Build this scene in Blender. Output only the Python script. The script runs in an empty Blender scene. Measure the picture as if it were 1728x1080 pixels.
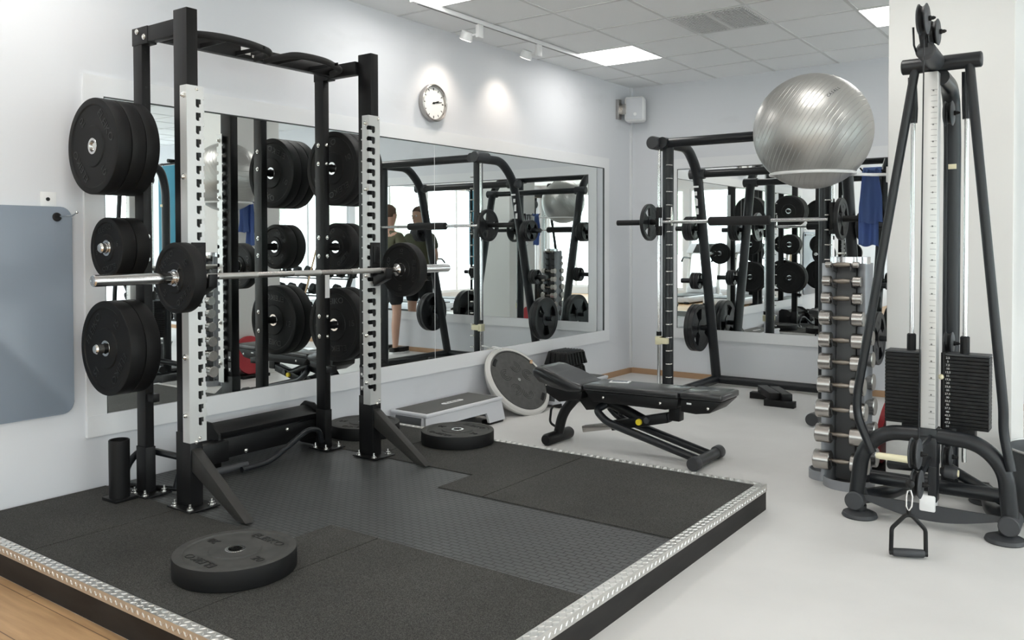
import bpy, bmesh, math, random
from mathutils import Vector, Matrix, Euler
random.seed(7)
PI = math.pi
S = bpy.context.scene
COL = S.collection

# ------------------------------------------------------------------ camera
F_PX, CY_PX = 1433.16, 440.97
yaw, pitch, roll = math.radians(35.9346), math.radians(1.168), math.radians(-0.117)
Fv = Vector((-math.sin(yaw)*math.cos(pitch), math.cos(yaw)*math.cos(pitch), -math.sin(pitch)))
Rv = Vector((math.cos(yaw), math.sin(yaw), 0))
Uv = Rv.cross(Fv)
R2 = Rv*math.cos(roll) + Uv*math.sin(roll)
U2 = -Rv*math.sin(roll) + Uv*math.cos(roll)
cam_d = bpy.data.cameras.new('camera')
cam = bpy.data.objects.new('camera', cam_d)
COL.objects.link(cam)
m = Matrix((( R2.x, U2.x, -Fv.x), (R2.y, U2.y, -Fv.y), (R2.z, U2.z, -Fv.z))).to_4x4()
m.translation = Vector((4.21, 0, 1.35))
cam.matrix_world = m
cam_d.sensor_width = 36
cam_d.lens = F_PX/1728*36
cam_d.shift_y = -(540-CY_PX)/1728
cam_d.clip_start = 0.05
S.camera = cam

# ------------------------------------------------------------------ world, daylight, exposure
S.view_settings.view_transform = 'Standard'
S.view_settings.look = 'None'
S.view_settings.gamma = 1.0
S.view_settings.exposure = -0.50
S.cycles.max_bounces = 9
S.cycles.diffuse_bounces = 4
S.cycles.glossy_bounces = 6
S.cycles.transparent_max_bounces = 8
S.cycles.sample_clamp_indirect = 6
W = bpy.data.worlds.new('overcast_sky'); S.world = W
W.use_nodes = True
nt = W.node_tree
bg = nt.nodes['Background']
bg.inputs['Color'].default_value = (0.90, 0.95, 1.0, 1)
bg.inputs['Strength'].default_value = 7.5
ROOM_X, ROOM_Y0, ROOM_Y1, CEIL = 9.2, -4.0, 7.93, 2.97

def area(name, loc, rot, sx, sy, power, color=(1, 1, 1), portal=False):
    d = bpy.data.lights.new(name, 'AREA'); d.shape = 'RECTANGLE'; d.size = sx; d.size_y = sy
    d.energy = power; d.color = color
    if portal: d.cycles.is_portal = True
    o = bpy.data.objects.new(name, d); COL.objects.link(o); o.location = loc; o.rotation_euler = rot
    return o
# portals in the two window walls (they only steer sampling of the sky)
area('window_portal_right', (ROOM_X+0.02, 2.1, 1.45), (0, PI/2, 0), 2.6, 11.6, 1, portal=True)
area('window_portal_rear', (4.6, ROOM_Y0-0.02, 1.45), (PI/2, 0, 0), 8.9, 2.6, 1, portal=True)

# ------------------------------------------------------------------ materials
def mat(name, color, rough=0.5, metal=0.0, spec=0.5, emit=None, estr=0.0, coat=0.0):
    M = bpy.data.materials.new(name); M.use_nodes = True
    b = M.node_tree.nodes['Principled BSDF']
    b.inputs['Base Color'].default_value = (*color, 1)
    b.inputs['Roughness'].default_value = rough
    b.inputs['Metallic'].default_value = metal
    b.inputs['Specular IOR Level'].default_value = spec
    b.inputs['Coat Weight'].default_value = coat
    if emit:
        b.inputs['Emission Color'].default_value = (*emit, 1)
        b.inputs['Emission Strength'].default_value = estr
    return M
def N(M, t, **kw):
    n = M.node_tree.nodes.new(t)
    for k, v in kw.items():
        if hasattr(n, k): setattr(n, k, v)
        else: n.inputs[k.replace('_', ' ')].default_value = v
    return n
def L(M, a, b): M.node_tree.links.new(a, b)
def noise_bump(M, scale, strength, dist=0.001, detail=3, coords='Object'):
    tc = N(M, 'ShaderNodeTexCoord'); n = N(M, 'ShaderNodeTexNoise'); n.inputs['Scale'].default_value = scale
    n.inputs['Detail'].default_value = detail
    b = N(M, 'ShaderNodeBump'); b.inputs['Strength'].default_value = strength; b.inputs['Distance'].default_value = dist
    L(M, tc.outputs[coords], n.inputs['Vector']); L(M, n.outputs['Fac'], b.inputs['Height'])
    L(M, b.outputs['Normal'], M.node_tree.nodes['Principled BSDF'].inputs['Normal'])
    return n
def noise_color(M, scale, c0, c1, p0=0.35, p1=0.65, detail=4, coords='Object', mapping=None):
    tc = N(M, 'ShaderNodeTexCoord'); n = N(M, 'ShaderNodeTexNoise'); n.inputs['Scale'].default_value = scale
    n.inputs['Detail'].default_value = detail
    r = N(M, 'ShaderNodeValToRGB')
    r.color_ramp.elements[0].position = p0; r.color_ramp.elements[0].color = (*c0, 1)
    r.color_ramp.elements[1].position = p1; r.color_ramp.elements[1].color = (*c1, 1)
    src = tc.outputs[coords]
    if mapping:
        mp = N(M, 'ShaderNodeMapping'); mp.inputs['Scale'].default_value = mapping
        L(M, src, mp.inputs['Vector']); src = mp.outputs['Vector']
    L(M, src, n.inputs['Vector']); L(M, n.outputs['Fac'], r.inputs['Fac'])
    L(M, r.outputs['Color'], M.node_tree.nodes['Principled BSDF'].inputs['Base Color'])
    return r

M_wall = mat('wall_paint', (0.70, 0.71, 0.745), 0.7, spec=0.3); noise_bump(M_wall, 90, 0.12, 0.001); noise_color(M_wall, 1.6, (0.665, 0.675, 0.70), (0.705, 0.715, 0.745), 0.30, 0.40, 9, mapping=(1, 1, 2.2))
M_frame = mat('mirror_frame_board', (0.78, 0.785, 0.80), 0.5, spec=0.4)
M_ceil = mat('ceiling_tile', (0.92, 0.925, 0.93), 0.85, spec=0.2); noise_bump(M_ceil, 400, 0.2, 0.001)
M_grid = mat('ceiling_grid_paint', (0.72, 0.72, 0.72), 0.6)
M_pillar = mat('pillar_paint', (0.80, 0.79, 0.77), 0.7, spec=0.3)
M_floor = mat('grey_linoleum', (0.5, 0.5, 0.5), 0.42, spec=0.35)
noise_color(M_floor, 2.2, (0.63, 0.622, 0.61), (0.69, 0.682, 0.67), 0.3, 0.7, 8)
noise_bump(M_floor, 250, 0.05, 0.0006)
M_wood = mat('oak_floor', (0.5, 0.3, 0.15), 0.4)
def wood_nodes(M):
    nt = M.node_tree; b = nt.nodes['Principled BSDF']
    tc = N(M, 'ShaderNodeTexCoord')
    mp = N(M, 'ShaderNodeMapping'); mp.inputs['Scale'].default_value = (1, 1, 1)
    br = N(M, 'ShaderNodeTexBrick'); br.inputs['Scale'].default_value = 1.0
    br.inputs['Brick Width'].default_value = 1.6; br.inputs['Row Height'].default_value = 0.19
    br.inputs['Mortar Size'].default_value = 0.002
    br.inputs['Color1'].default_value = (0.56, 0.36, 0.19, 1); br.inputs['Color2'].default_value = (0.46, 0.28, 0.14, 1)
    br.inputs['Mortar'].default_value = (0.16, 0.09, 0.05, 1)
    mp2 = N(M, 'ShaderNodeMapping'); mp2.inputs['Scale'].default_value = (1.2, 14, 1)
    ns = N(M, 'ShaderNodeTexNoise'); ns.inputs['Scale'].default_value = 2.0; ns.inputs['Detail'].default_value = 8
    mx = N(M, 'ShaderNodeMixRGB'); mx.blend_type = 'MULTIPLY'; mx.inputs['Fac'].default_value = 0.55
    rp = N(M, 'ShaderNodeValToRGB'); rp.color_ramp.elements[0].color = (0.62, 0.55, 0.48, 1); rp.color_ramp.elements[0].position = 0.35
    rp.color_ramp.elements[1].color = (1.15, 1.12, 1.08, 1); rp.color_ramp.elements[1].position = 0.65
    L(M, tc.outputs['Object'], mp.inputs['Vector']); L(M, mp.outputs['Vector'], br.inputs['Vector'])
    L(M, tc.outputs['Object'], mp2.inputs['Vector']); L(M, mp2.outputs['Vector'], ns.inputs['Vector'])
    L(M, ns.outputs['Fac'], rp.inputs['Fac']); L(M, br.outputs['Color'], mx.inputs['Color1'])
    L(M, rp.outputs['Color'], mx.inputs['Color2']); L(M, mx.outputs['Color'], b.inputs['Base Color'])
wood_nodes(M_wood)
M_skirt = mat('oak_baseboard', (0.42, 0.26, 0.15), 0.5)
M_mirror = mat('mirror_glass', (0.87, 0.90, 0.895), 0.0, 1.0)
M_edge = mat('mirror_edge', (0.03, 0.035, 0.035), 0.3)
M_black = mat('black_powder_coat', (0.006, 0.006, 0.0065), 0.42, spec=0.28); noise_bump(M_black, 600, 0.10, 0.0005)
M_gun = mat('charcoal_tube_paint', (0.010, 0.0115, 0.014), 0.33, spec=0.42)
M_gun2 = mat('grey_plastic_cap', (0.038, 0.040, 0.044), 0.5)
M_silver = mat('silver_painted_steel', (0.62, 0.62, 0.61), 0.38, 0.55)
M_chrome = mat('chrome', (0.70, 0.70, 0.70), 0.14, 1.0)
M_steel = mat('brushed_steel', (0.46, 0.44, 0.42), 0.27, 1.0)
M_zinc = mat('zinc_bolt', (0.78, 0.77, 0.74), 0.25, 1.0)
M_rubber = mat('bumper_rubber', (0.0065, 0.0065, 0.0068), 0.58, spec=0.26); noise_bump(M_rubber, 260, 0.22, 0.0006)
M_rubber2 = mat('lit_top_bumper_rubber', (0.03, 0.03, 0.03), 0.7, spec=0.25)  # overhead light on the flat plate faces is painted into this lighter rubber
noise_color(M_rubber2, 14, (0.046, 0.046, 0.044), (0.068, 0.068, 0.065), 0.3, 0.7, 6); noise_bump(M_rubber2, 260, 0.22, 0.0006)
M_letter = mat('raised_rubber_lettering', (0.013, 0.013, 0.013), 0.4)
M_letter2 = mat('dark_rubber_lettering', (0.006, 0.006, 0.006), 0.6)  # plain dark letters set against the light-painted plate faces
M_knurl = mat('aged_knurled_handle', (0.26, 0.23, 0.20), 0.42, 0.9)
M_brace = mat('worn_charcoal_brace', (0.03, 0.029, 0.027), 0.5, spec=0.35)
M_iron = mat('cast_iron_plate', (0.010, 0.0105, 0.012), 0.38, spec=0.4)
M_mat = mat('granulate_rubber_tile', (0.03, 0.03, 0.03), 0.85, spec=0.25)
def granule(M):
    b = M.node_tree.nodes['Principled BSDF']
    tc = N(M, 'ShaderNodeTexCoord'); v = N(M, 'ShaderNodeTexNoise'); v.inputs['Scale'].default_value = 330; v.inputs['Detail'].default_value = 2
    big = N(M, 'ShaderNodeTexNoise'); big.inputs['Scale'].default_value = 1.7; big.inputs['Detail'].default_value = 5
    r = N(M, 'ShaderNodeValToRGB'); r.color_ramp.elements[0].position = 0.38; r.color_ramp.elements[0].color = (0.020, 0.020, 0.018, 1)
    r.color_ramp.elements[1].position = 0.72; r.color_ramp.elements[1].color = (0.092, 0.091, 0.085, 1)
    r2 = N(M, 'ShaderNodeValToRGB'); r2.color_ramp.elements[0].position = 0.3; r2.color_ramp.elements[0].color = (0.8, 0.8, 0.8, 1)
    r2.color_ramp.elements[1].position = 0.7; r2.color_ramp.elements[1].color = (1.25, 1.25, 1.25, 1)
    mx = N(M, 'ShaderNodeMixRGB'); mx.blend_type = 'MULTIPLY'; mx.inputs['Fac'].default_value = 1
    L(M, tc.outputs['Object'], v.inputs['Vector']); L(M, tc.outputs['Object'], big.inputs['Vector'])
    L(M, v.outputs['Fac'], r.inputs['Fac']); L(M, big.outputs['Fac'], r2.inputs['Fac'])
    L(M, r.outputs['Color'], mx.inputs['Color1']); L(M, r2.outputs['Color'], mx.inputs['Color2'])
    L(M, mx.outputs['Color'], b.inputs['Base Color'])
    bp = N(M, 'ShaderNodeBump'); bp.inputs['Strength'].default_value = 0.5; bp.inputs['Distance'].default_value = 0.001
    L(M, v.outputs['Fac'], bp.inputs['Height']); L(M, bp.outputs['Normal'], b.inputs['Normal'])
granule(M_mat)
M_hex = mat('patterned_rubber_mat', (0.035, 0.037, 0.038), 0.42, spec=0.5)
def hexmat(M):
    b = M.node_tree.nodes['Principled BSDF']
    tc = N(M, 'ShaderNodeTexCoord')
    mp = N(M, 'ShaderNodeMapping'); mp.inputs['Rotation'].default_value = (0, 0, 0)
    br = N(M, 'ShaderNodeTexBrick'); br.inputs['Scale'].default_value = 1
    br.inputs['Brick Width'].default_value = 0.052; br.inputs['Row Height'].default_value = 0.026
    br.inputs['Mortar Size'].default_value = 0.0035; br.inputs['Mortar Smooth'].default_value = 0.6
    bp = N(M, 'ShaderNodeBump'); bp.inputs['Strength'].default_value = 0.7; bp.inputs['Distance'].default_value = 0.0025; bp.invert = True
    ns = N(M, 'ShaderNodeTexNoise'); ns.inputs['Scale'].default_value = 3; ns.inputs['Detail'].default_value = 6
    mr = N(M, 'ShaderNodeMapRange'); mr.inputs['To Min'].default_value = 0.34; mr.inputs['To Max'].default_value = 0.52
    L(M, tc.outputs['Object'], mp.inputs['Vector']); L(M, mp.outputs['Vector'], br.inputs['Vector'])
    L(M, br.outputs['Fac'], bp.inputs['Height']); L(M, bp.outputs['Normal'], b.inputs['Normal'])
    L(M, tc.outputs['Object'], ns.inputs['Vector']); L(M, ns.outputs['Fac'], mr.inputs['Value']); L(M, mr.outputs['Result'], b.inputs['Roughness'])
    mx = N(M, 'ShaderNodeMixRGB'); mx.inputs['Color1'].default_value = (0.060, 0.063, 0.063, 1); mx.inputs['Color2'].default_value = (0.012, 0.012, 0.012, 1)
    L(M, br.outputs['Fac'], mx.inputs['Fac']); L(M, mx.outputs['Color'], b.inputs['Base Color'])
hexmat(M_hex)
M_tread = mat('aluminium_tread_plate', (0.72, 0.71, 0.69), 0.30, 0.95); noise_bump(M_tread, 60, 0.1, 0.001)
M_ply = mat('black_stained_plywood', (0.018, 0.017, 0.016), 0.55, spec=0.3); noise_color(M_ply, 5, (0.006, 0.005, 0.005), (0.018, 0.016, 0.015), 0.35, 0.7, 8, mapping=(1, 1, 4))
M_led = mat('led_panel', (1, 1, 1), 0.5, emit=(1.0, 0.98, 0.94), estr=15.0)
M_spotled = mat('spot_lens', (1, 1, 1), 0.5, emit=(1.0, 0.93, 0.84), estr=12.0)
M_white = mat('white_plastic', (0.82, 0.82, 0.82), 0.35)
M_dkgap = mat('vent_shadow_grey', (0.16, 0.16, 0.16), 0.8)
M_vinyl = mat('black_vinyl', (0.016, 0.0165, 0.018), 0.32, spec=0.6, coat=0.25); noise_bump(M_vinyl, 500, 0.12, 0.0004)
M_blk = mat('black_plastic', (0.006, 0.006, 0.0065), 0.45, spec=0.3)
M_ball = mat('silver_pvc_ball', (0.43, 0.425, 0.41), 0.38, 0.8, coat=0.04)
M_stepgrey = mat('light_grey_plastic', (0.60, 0.61, 0.64), 0.45)
M_steptop = mat('charcoal_step_rubber', (0.105, 0.105, 0.10), 0.75); noise_bump(M_steptop, 220, 0.4, 0.001)
M_bosurim = mat('pale_rubber_dome', (0.56, 0.55, 0.53), 0.45)
M_bosudisc = mat('dark_textured_disc', (0.05, 0.05, 0.05), 0.62); noise_color(M_bosudisc, 30, (0.050, 0.050, 0.049), (0.068, 0.068, 0.066), 0.3, 0.7); noise_bump(M_bosudisc, 120, 0.4, 0.001)
M_foam = mat('black_foam', (0.014, 0.014, 0.015), 0.8)
M_cream = mat('cream_plastic', (0.78, 0.72, 0.50), 0.5)
M_yellow = mat('yellow_knob', (0.80, 0.62, 0.03), 0.35)
M_red = mat('red_plastic', (0.45, 0.035, 0.045), 0.4)
M_towel = mat('blue_towel', (0.16, 0.245, 0.53), 0.95, spec=0.1); noise_bump(M_towel, 350, 0.7, 0.003)
M_gymmat = mat('slate_blue_gym_mat', (0.25, 0.29, 0.345), 0.27, spec=0.5); noise_bump(M_gymmat, 40, 0.05, 0.001)
M_teal = mat('teal_mat', (0.01, 0.20, 0.30), 0.6)
M_binside = mat('charcoal_bin', (0.09, 0.095, 0.10), 0.5)
M_woodstick = mat('pine_dowel', (0.62, 0.42, 0.26), 0.5)
M_paper = mat('paper_label', (0.8, 0.8, 0.8), 0.6)
M_skin = mat('skin', (0.55, 0.33, 0.24), 0.5)
M_hair1 = mat('brown_hair', (0.09, 0.05, 0.03), 0.7)
M_hair2 = mat('dark_hair', (0.03, 0.02, 0.015), 0.7)
M_olive = mat('olive_shirt', (0.10, 0.10, 0.06), 0.9)
M_navy = mat('navy_shirt', (0.025, 0.03, 0.045), 0.9)
M_cloth = mat('black_shorts', (0.012, 0.012, 0.014), 0.9)
M_leaf = mat('garden_leaves', (0.50, 0.58, 0.45), 0.9)
M_bark = mat('bark', (0.2, 0.14, 0.1), 0.9)
M_ground = mat('paving', (0.9, 0.9, 0.89), 0.9)
M_strip = mat('white_print', (0.85, 0.85, 0.85), 0.5)
M_clock = mat('clock_face', (0.85, 0.85, 0.83), 0.4)
M_green = mat('green_bottle', (0.08, 0.55, 0.15), 0.4)
# window glass: thin clear pane
M_glass = bpy.data.materials.new('window_glass'); M_glass.use_nodes = True
_nt = M_glass.node_tree; _nt.nodes.clear()
_o = _nt.nodes.new('ShaderNodeOutputMaterial'); _t = _nt.nodes.new('ShaderNodeBsdfTransparent'); _t.inputs[0].default_value = (0.94, 0.96, 0.95, 1)
_g = _nt.nodes.new('ShaderNodeBsdfGlossy'); _g.inputs['Roughness'].default_value = 0.0
_m = _nt.nodes.new('ShaderNodeMixShader'); _m.inputs[0].default_value = 0.06
_nt.links.new(_t.outputs[0], _m.inputs[1]); _nt.links.new(_g.outputs[0], _m.inputs[2]); _nt.links.new(_m.outputs[0], _o.inputs[0])

# ------------------------------------------------------------------ mesh helpers
def fillet(pts, r, seg=6):
    """round the inner corners of a polyline"""
    pts = [Vector(p) for p in pts]; out = [pts[0]]
    for i in range(1, len(pts)-1):
        a, b, c = pts[i-1], pts[i], pts[i+1]
        rr = r[i] if isinstance(r, (list, tuple)) else r
        d1 = (a-b); d2 = (c-b)
        l = min(rr, d1.length*0.49, d2.length*0.49)
        if l < 1e-5: out.append(b); continue
        p, q = b+d1.normalized()*l, b+d2.normalized()*l
        for k in range(seg+1):
            t = k/seg
            out.append(p*(1-t)**2 + b*2*t*(1-t) + q*t*t)
    out.append(pts[-1]); return out

class MB:
    def __init__(s): s.bm = bmesh.new()
    def _bev(s, verts, bev, seg):
        if bev > 0:
            es = {e for v in verts for e in v.link_edges}
            bmesh.ops.bevel(s.bm, geom=list(es), offset=bev, segments=seg, affect='EDGES', clamp_overlap=True, profile=0.5)
    def box(s, lo, hi, bev=0.0, seg=2, M=None):
        lo, hi = Vector(lo), Vector(hi)
        mm = Matrix.Translation((lo+hi)/2) @ Matrix.Diagonal(((hi-lo).x, (hi-lo).y, (hi-lo).z, 1))
        if M is not None: mm = M @ mm
        g = bmesh.ops.create_cube(s.bm, size=1, matrix=mm)
        s._bev(g['verts'], bev, seg); return s
    def beam(s, a, b, w, h, up=(0, 0, 1), bev=0.0):
        """box of section w (side) x h (up) from a to b"""
        a, b = Vector(a), Vector(b); d = (b-a); z = d.normalized(); u = Vector(up)
        x = u.cross(z)
        if x.length < 1e-4: x = Vector((1, 0, 0)).cross(z)
        x.normalize(); y = z.cross(x)
        M = Matrix(((x.x, y.x, z.x, a.x), (x.y, y.y, z.y, a.y), (x.z, y.z, z.z, a.z), (0, 0, 0, 1)))
        s.box((-w/2, -h/2, 0), (w/2, h/2, d.length), bev, 2, M); return s
    def frame(s, d):
        d = d.normalized(); u = Vector((0, 0, 1)) if abs(d.z) < 0.95 else Vector((1, 0, 0))
        x = u.cross(d).normalized(); return x, d.cross(x)
    def tube(s, pts, r, n=14, caps=True, closed=False, sy=1.0):
        pts = [Vector(p) for p in pts]; k = len(pts)
        rad = r if isinstance(r, (list, tuple)) else [r]*k
        rings = []
        t0 = (pts[1]-pts[0]).normalized(); x, y = s.frame(t0)
        prev = t0
        for i, p in enumerate(pts):
            if closed: t = (pts[(i+1) % k]-pts[i-1]).normalized()
            elif i == 0: t = t0
            elif i == k-1: t = (pts[-1]-pts[-2]).normalized()
            else:
                t = ((pts[i+1]-p).normalized()+(p-pts[i-1]).normalized())
                t = t.normalized() if t.length > 1e-6 else prev
            q = prev.rotation_difference(t); x = q @ x; y = q @ y; prev = t
            rings.append([s.bm.verts.new(p + (x*math.cos(2*PI*j/n) + y*math.sin(2*PI*j/n)*sy)*rad[i]) for j in range(n)])
        m = k if closed else k-1
        for i in range(m):
            A, B = rings[i], rings[(i+1) % k]
            for j in range(n): s.bm.faces.new((A[j], A[(j+1) % n], B[(j+1) % n], B[j]))
        if caps and not closed:
            s.bm.faces.new(rings[0][::-1]); s.bm.faces.new(rings[-1])
        return s
    def cyl(s, a, b, r, n=20, r2=None): return s.tube([a, b], [r, r if r2 is None else r2], n)
    def lathe(s, prof, n=48, M=None, closed=True):
        """prof: (r, z) list, revolved round z; closed profile loops"""
        M = M or Matrix.Identity(4); rings = []
        for r, z in prof:
            if r < 1e-6: rings.append([s.bm.verts.new(M @ Vector((0, 0, z)))])
            else: rings.append([s.bm.verts.new(M @ Vector((r*math.cos(2*PI*j/n), r*math.sin(2*PI*j/n), z))) for j in range(n)])
        kk = len(rings) if closed else len(rings)-1
        for i in range(kk):
            A, B = rings[i], rings[(i+1) % len(rings)]
            for j in range(n):
                a0, a1 = A[j % len(A)], A[(j+1) % len(A)]; b0, b1 = B[j % len(B)], B[(j+1) % len(B)]
                vs = []
                for v in (a0, a1, b1, b0):
                    if v not in vs: vs.append(v)
                if len(vs) > 2:
                    try: s.bm.faces.new(vs)
                    except ValueError: pass
        return s
    def prism(s, poly, a, b, axis='z', bev=0.0, M=None, seg=2):
        """poly: 2D list extruded along an axis between a and b"""
        def P(u, v, w):
            p = {'x': (w, u, v), 'y': (u, w, v), 'z': (u, v, w)}[axis]
            p = Vector(p); return M @ p if M is not None else p
        A = [s.bm.verts.new(P(u, v, a)) for u, v in poly]; B = [s.bm.verts.new(P(u, v, b)) for u, v in poly]
        n = len(poly)
        s.bm.faces.new(A[::-1]); s.bm.faces.new(B)
        for i in range(n): s.bm.faces.new((A[i], A[(i+1) % n], B[(i+1) % n], B[i]))
        s._bev(A+B, bev, seg)
        return s
    def sphere(s, c, r, u=24, v=16, sc=(1, 1, 1), M=None):
        mm = Matrix.Translation(Vector(c)) @ Matrix.Diagonal((sc[0], sc[1], sc[2], 1))
        if M is not None: mm = M @ mm
        bmesh.ops.create_uvsphere(s.bm, u_segments=u, v_segments=v, radius=r, matrix=mm); return s
    def torus(s, c, R, r, axis='z', n=48, k=10, arc=(0, 2*PI), M=None):
        c = Vector(c); e = {'x': (Vector((0, 1, 0)), Vector((0, 0, 1))), 'y': (Vector((1, 0, 0)), Vector((0, 0, 1))), 'z': (Vector((1, 0, 0)), Vector((0, 1, 0)))}[axis]
        full = abs(arc[1]-arc[0]-2*PI) < 1e-6
        cnt = n if full else n+1
        P = [c + (e[0]*math.cos(arc[0]+(arc[1]-arc[0])*i/n) + e[1]*math.sin(arc[0]+(arc[1]-arc[0])*i/n))*R for i in range(cnt)]
        if M is not None: P = [M @ p for p in P]
        return s.tube(P, r, k, closed=full)
    def bolt(s, p, d, r=0.011, h=0.009):
        p = Vector(p); d = Vector(d).normalized()
        s.tube([p, p+d*h*0.45, p+d*h*0.46, p+d*h*0.9, p+d*h*1.25], [r*1.15, r*1.15, r*0.85, r*0.8, r*0.35], 12); return s
    def each(s, name, material, parent=None, smooth=30, label=None):
        """every separate piece becomes a part of its own"""
        bm = s.bm; bm.verts.index_update(); seen = set(); out = []
        for v0 in bm.verts:
            if v0.index in seen: continue
            st = [v0]; seen.add(v0.index); comp = []
            while st:
                v = st.pop(); comp.append(v)
                for e in v.link_edges:
                    w = e.other_vert(v)
                    if w.index not in seen: seen.add(w.index); st.append(w)
            nb = MB(); mp = {v: nb.bm.verts.new(v.co) for v in comp}
            for f in {f for v in comp for f in v.link_faces}: nb.bm.faces.new([mp[v] for v in f.verts])
            out.append(nb)
        bm.free()
        return [b.build(name, material, parent, smooth, label=label) for b in out]
    def build(s, name, material, parent=None, smooth=30, kind=None, label=None, off=None):
        """vertices are given in world space when parent has an origin; they are moved into it"""
        bmesh.ops.recalc_face_normals(s.bm, faces=s.bm.faces)
        me = bpy.data.meshes.new(name)
        o = bpy.data.objects.new(name, me)
        base = Vector((0, 0, 0))
        if off is not None: base = Vector(off)
        elif parent is not None:
            base = Vector(parent.get('_o', (0, 0, 0)))
        s.bm.transform(Matrix.Translation(-base))
        s.bm.to_mesh(me); s.bm.free()
        for mt in (material if isinstance(material, (list, tuple)) else [material]): me.materials.append(mt)
        if smooth:
            me.polygons.foreach_set('use_smooth', [True]*len(me.polygons))
            me.set_sharp_from_angle(angle=math.radians(smooth))
        COL.objects.link(o)
        if parent is not None:
            o.parent = parent; o['_o'] = tuple(base)
        elif off is not None: o.location = base
        if kind: o['kind'] = kind
        if label: o['label'] = label
        return o
ROOTS = []
def thing(name, label, cat, loc=(0, 0, 0), rot=(0, 0, 0), group=None, local=False):
    o = bpy.data.objects.new(name, None); COL.objects.link(o); o.empty_display_size = 0.05
    o.location = loc; o.rotation_euler = rot; o['label'] = label; o['category'] = cat
    if group: o['group'] = group
    o['_o'] = (0, 0, 0) if local else tuple(loc)
    ROOTS.append(o); return o
def tag(o, label, cat, group=None):
    o['label'] = label; o['category'] = cat
    if group: o['group'] = group
    return o
def dup(root, loc, rot=None, label=None, group=None, scale=None):
    r = root.copy(); COL.objects.link(r); r.location = loc
    if rot is not None: r.rotation_euler = rot
    if scale: r.scale = scale
    if label: r['label'] = label
    if group: r['group'] = group
    for ch in list(root.children):
        c = ch.copy(); COL.objects.link(c); c.parent = r
        for g in list(ch.children):
            d = g.copy(); COL.objects.link(d); d.parent = c
    return r
def text_bm(txt, size, depth, M, font_w=None, mb=None, squash=(1, 1)):
    cu = bpy.data.curves.new('t', 'FONT'); cu.body = txt; cu.size = size; cu.extrude = depth/2
    cu.align_x = 'CENTER'; cu.align_y = 'CENTER'; cu.resolution_u = 3
    cu.offset = 0.0
    o = bpy.data.objects.new('t', cu); COL.objects.link(o)
    bpy.context.view_layer.update()
    me = bpy.data.meshes.new_from_object(o.evaluated_get(bpy.context.evaluated_depsgraph_get()))
    bpy.data.objects.remove(o); bpy.data.curves.remove(cu)
    me.transform(M @ Matrix.Diagonal((squash[0], squash[1], 1, 1)))
    mb = mb or MB(); mb.bm.from_mesh(me); bpy.data.meshes.remove(me); return mb
def Mx(loc=(0, 0, 0), rot=(0, 0, 0)): return Matrix.Translation(Vector(loc)) @ Euler(rot).to_matrix().to_4x4()
def basis(o, x, y, z):
    x, y, z = Vector(x), Vector(y), Vector(z)
    return Matrix(((x.x, y.x, z.x, o[0]), (x.y, y.y, z.y, o[1]), (x.z, y.z, z.z, o[2]), (0, 0, 0, 1)))

# ================================================================== THE ROOM
K = 'structure'
MB().box((0, 1.557, -0.1), (ROOM_X, ROOM_Y1, 0)).build('floor', M_floor, kind=K, smooth=0)
MB().box((0, ROOM_Y0, -0.1), (ROOM_X, 1.557, 0)).build('floor_wood', M_wood, kind=K, smooth=0)
MB().box((-0.15, ROOM_Y0-0.15, -0.1), (0, ROOM_Y1+0.15, CEIL+0.1)).build('wall_left', M_wall, kind=K, smooth=0)
MB().box((0, ROOM_Y1, -0.1), (ROOM_X+0.15, ROOM_Y1+0.15, CEIL+0.1)).build('wall_back', M_wall, kind=K, smooth=0)
def window_wall(name, idx, u0, u1, place, wins, z0=0.18, z1=2.72):
    b = MB()
    def bx(a, c, zl, zh): place(b, a, c, zl, zh, 0, 0.15)
    bx(u0, u1, -0.1, z0); bx(u0, u1, z1, CEIL+0.1)
    e = [u0]+[x for w in wins for x in w]+[u1]
    for i in range(0, len(e), 2): bx(e[i], e[i+1], z0, z1)
    b.build(name, M_wall, kind=K, smooth=0)
    for i, (a, c) in enumerate(wins):
        f = MB(); t = 0.05
        place(f, a, c, z0, z0+t, 0.03, 0.09); place(f, a, c, z1-t, z1, 0.03, 0.09)
        place(f, a, a+t, z0+t, z1-t, 0.03, 0.09); place(f, c-t, c, z0+t, z1-t, 0.03, 0.09)
        mid = (a+c)/2
        place(f, mid-0.025, mid+0.025, z0+t, z1-t, 0.03, 0.09)
        fr = f.build('window_%d' % (idx+i), M_frame, kind=K, smooth=0)
        g = MB(); place(g, a+t, mid-0.025, z0+t, z1-t, 0.055, 0.061); place(g, mid+0.025, c-t, z0+t, z1-t, 0.055, 0.061)
        g.build('window_pane', M_glass, fr, smooth=0)
def pl_right(b, a, c, zl, zh, d0, d1): b.box((ROOM_X+d0, a, zl), (ROOM_X+d1, c, zh))
def pl_rear(b, a, c, zl, zh, d0, d1): b.box((a, ROOM_Y0-d1, zl), (c, ROOM_Y0-d0, zh))
window_wall('wall_right', 1, ROOM_Y0, ROOM_Y1, pl_right, [(-3.6, -1.6), (-1.45, 0.75), (0.9, 3.1), (3.25, 5.45), (5.6, 7.8)])
window_wall('wall_rear', 6, 0, ROOM_X, pl_rear, [(0.25, 2.4), (2.55, 4.7), (4.85, 7.0), (7.15, 8.95)])
MB().box((-0.15, ROOM_Y0-0.15, CEIL), (ROOM_X+0.15, ROOM_Y1+0.15, CEIL+0.1)).build('ceiling', M_ceil, kind=K, smooth=0)
g = MB(); GX0, GY0, GS = 0.355, 5.022-0.5875*15, 0.5875
x = GX0
while x < ROOM_X: g.box((x-0.012, ROOM_Y0, CEIL-0.004), (x+0.012, ROOM_Y1, CEIL+0.001)); x += 0.579
y = GY0
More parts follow.
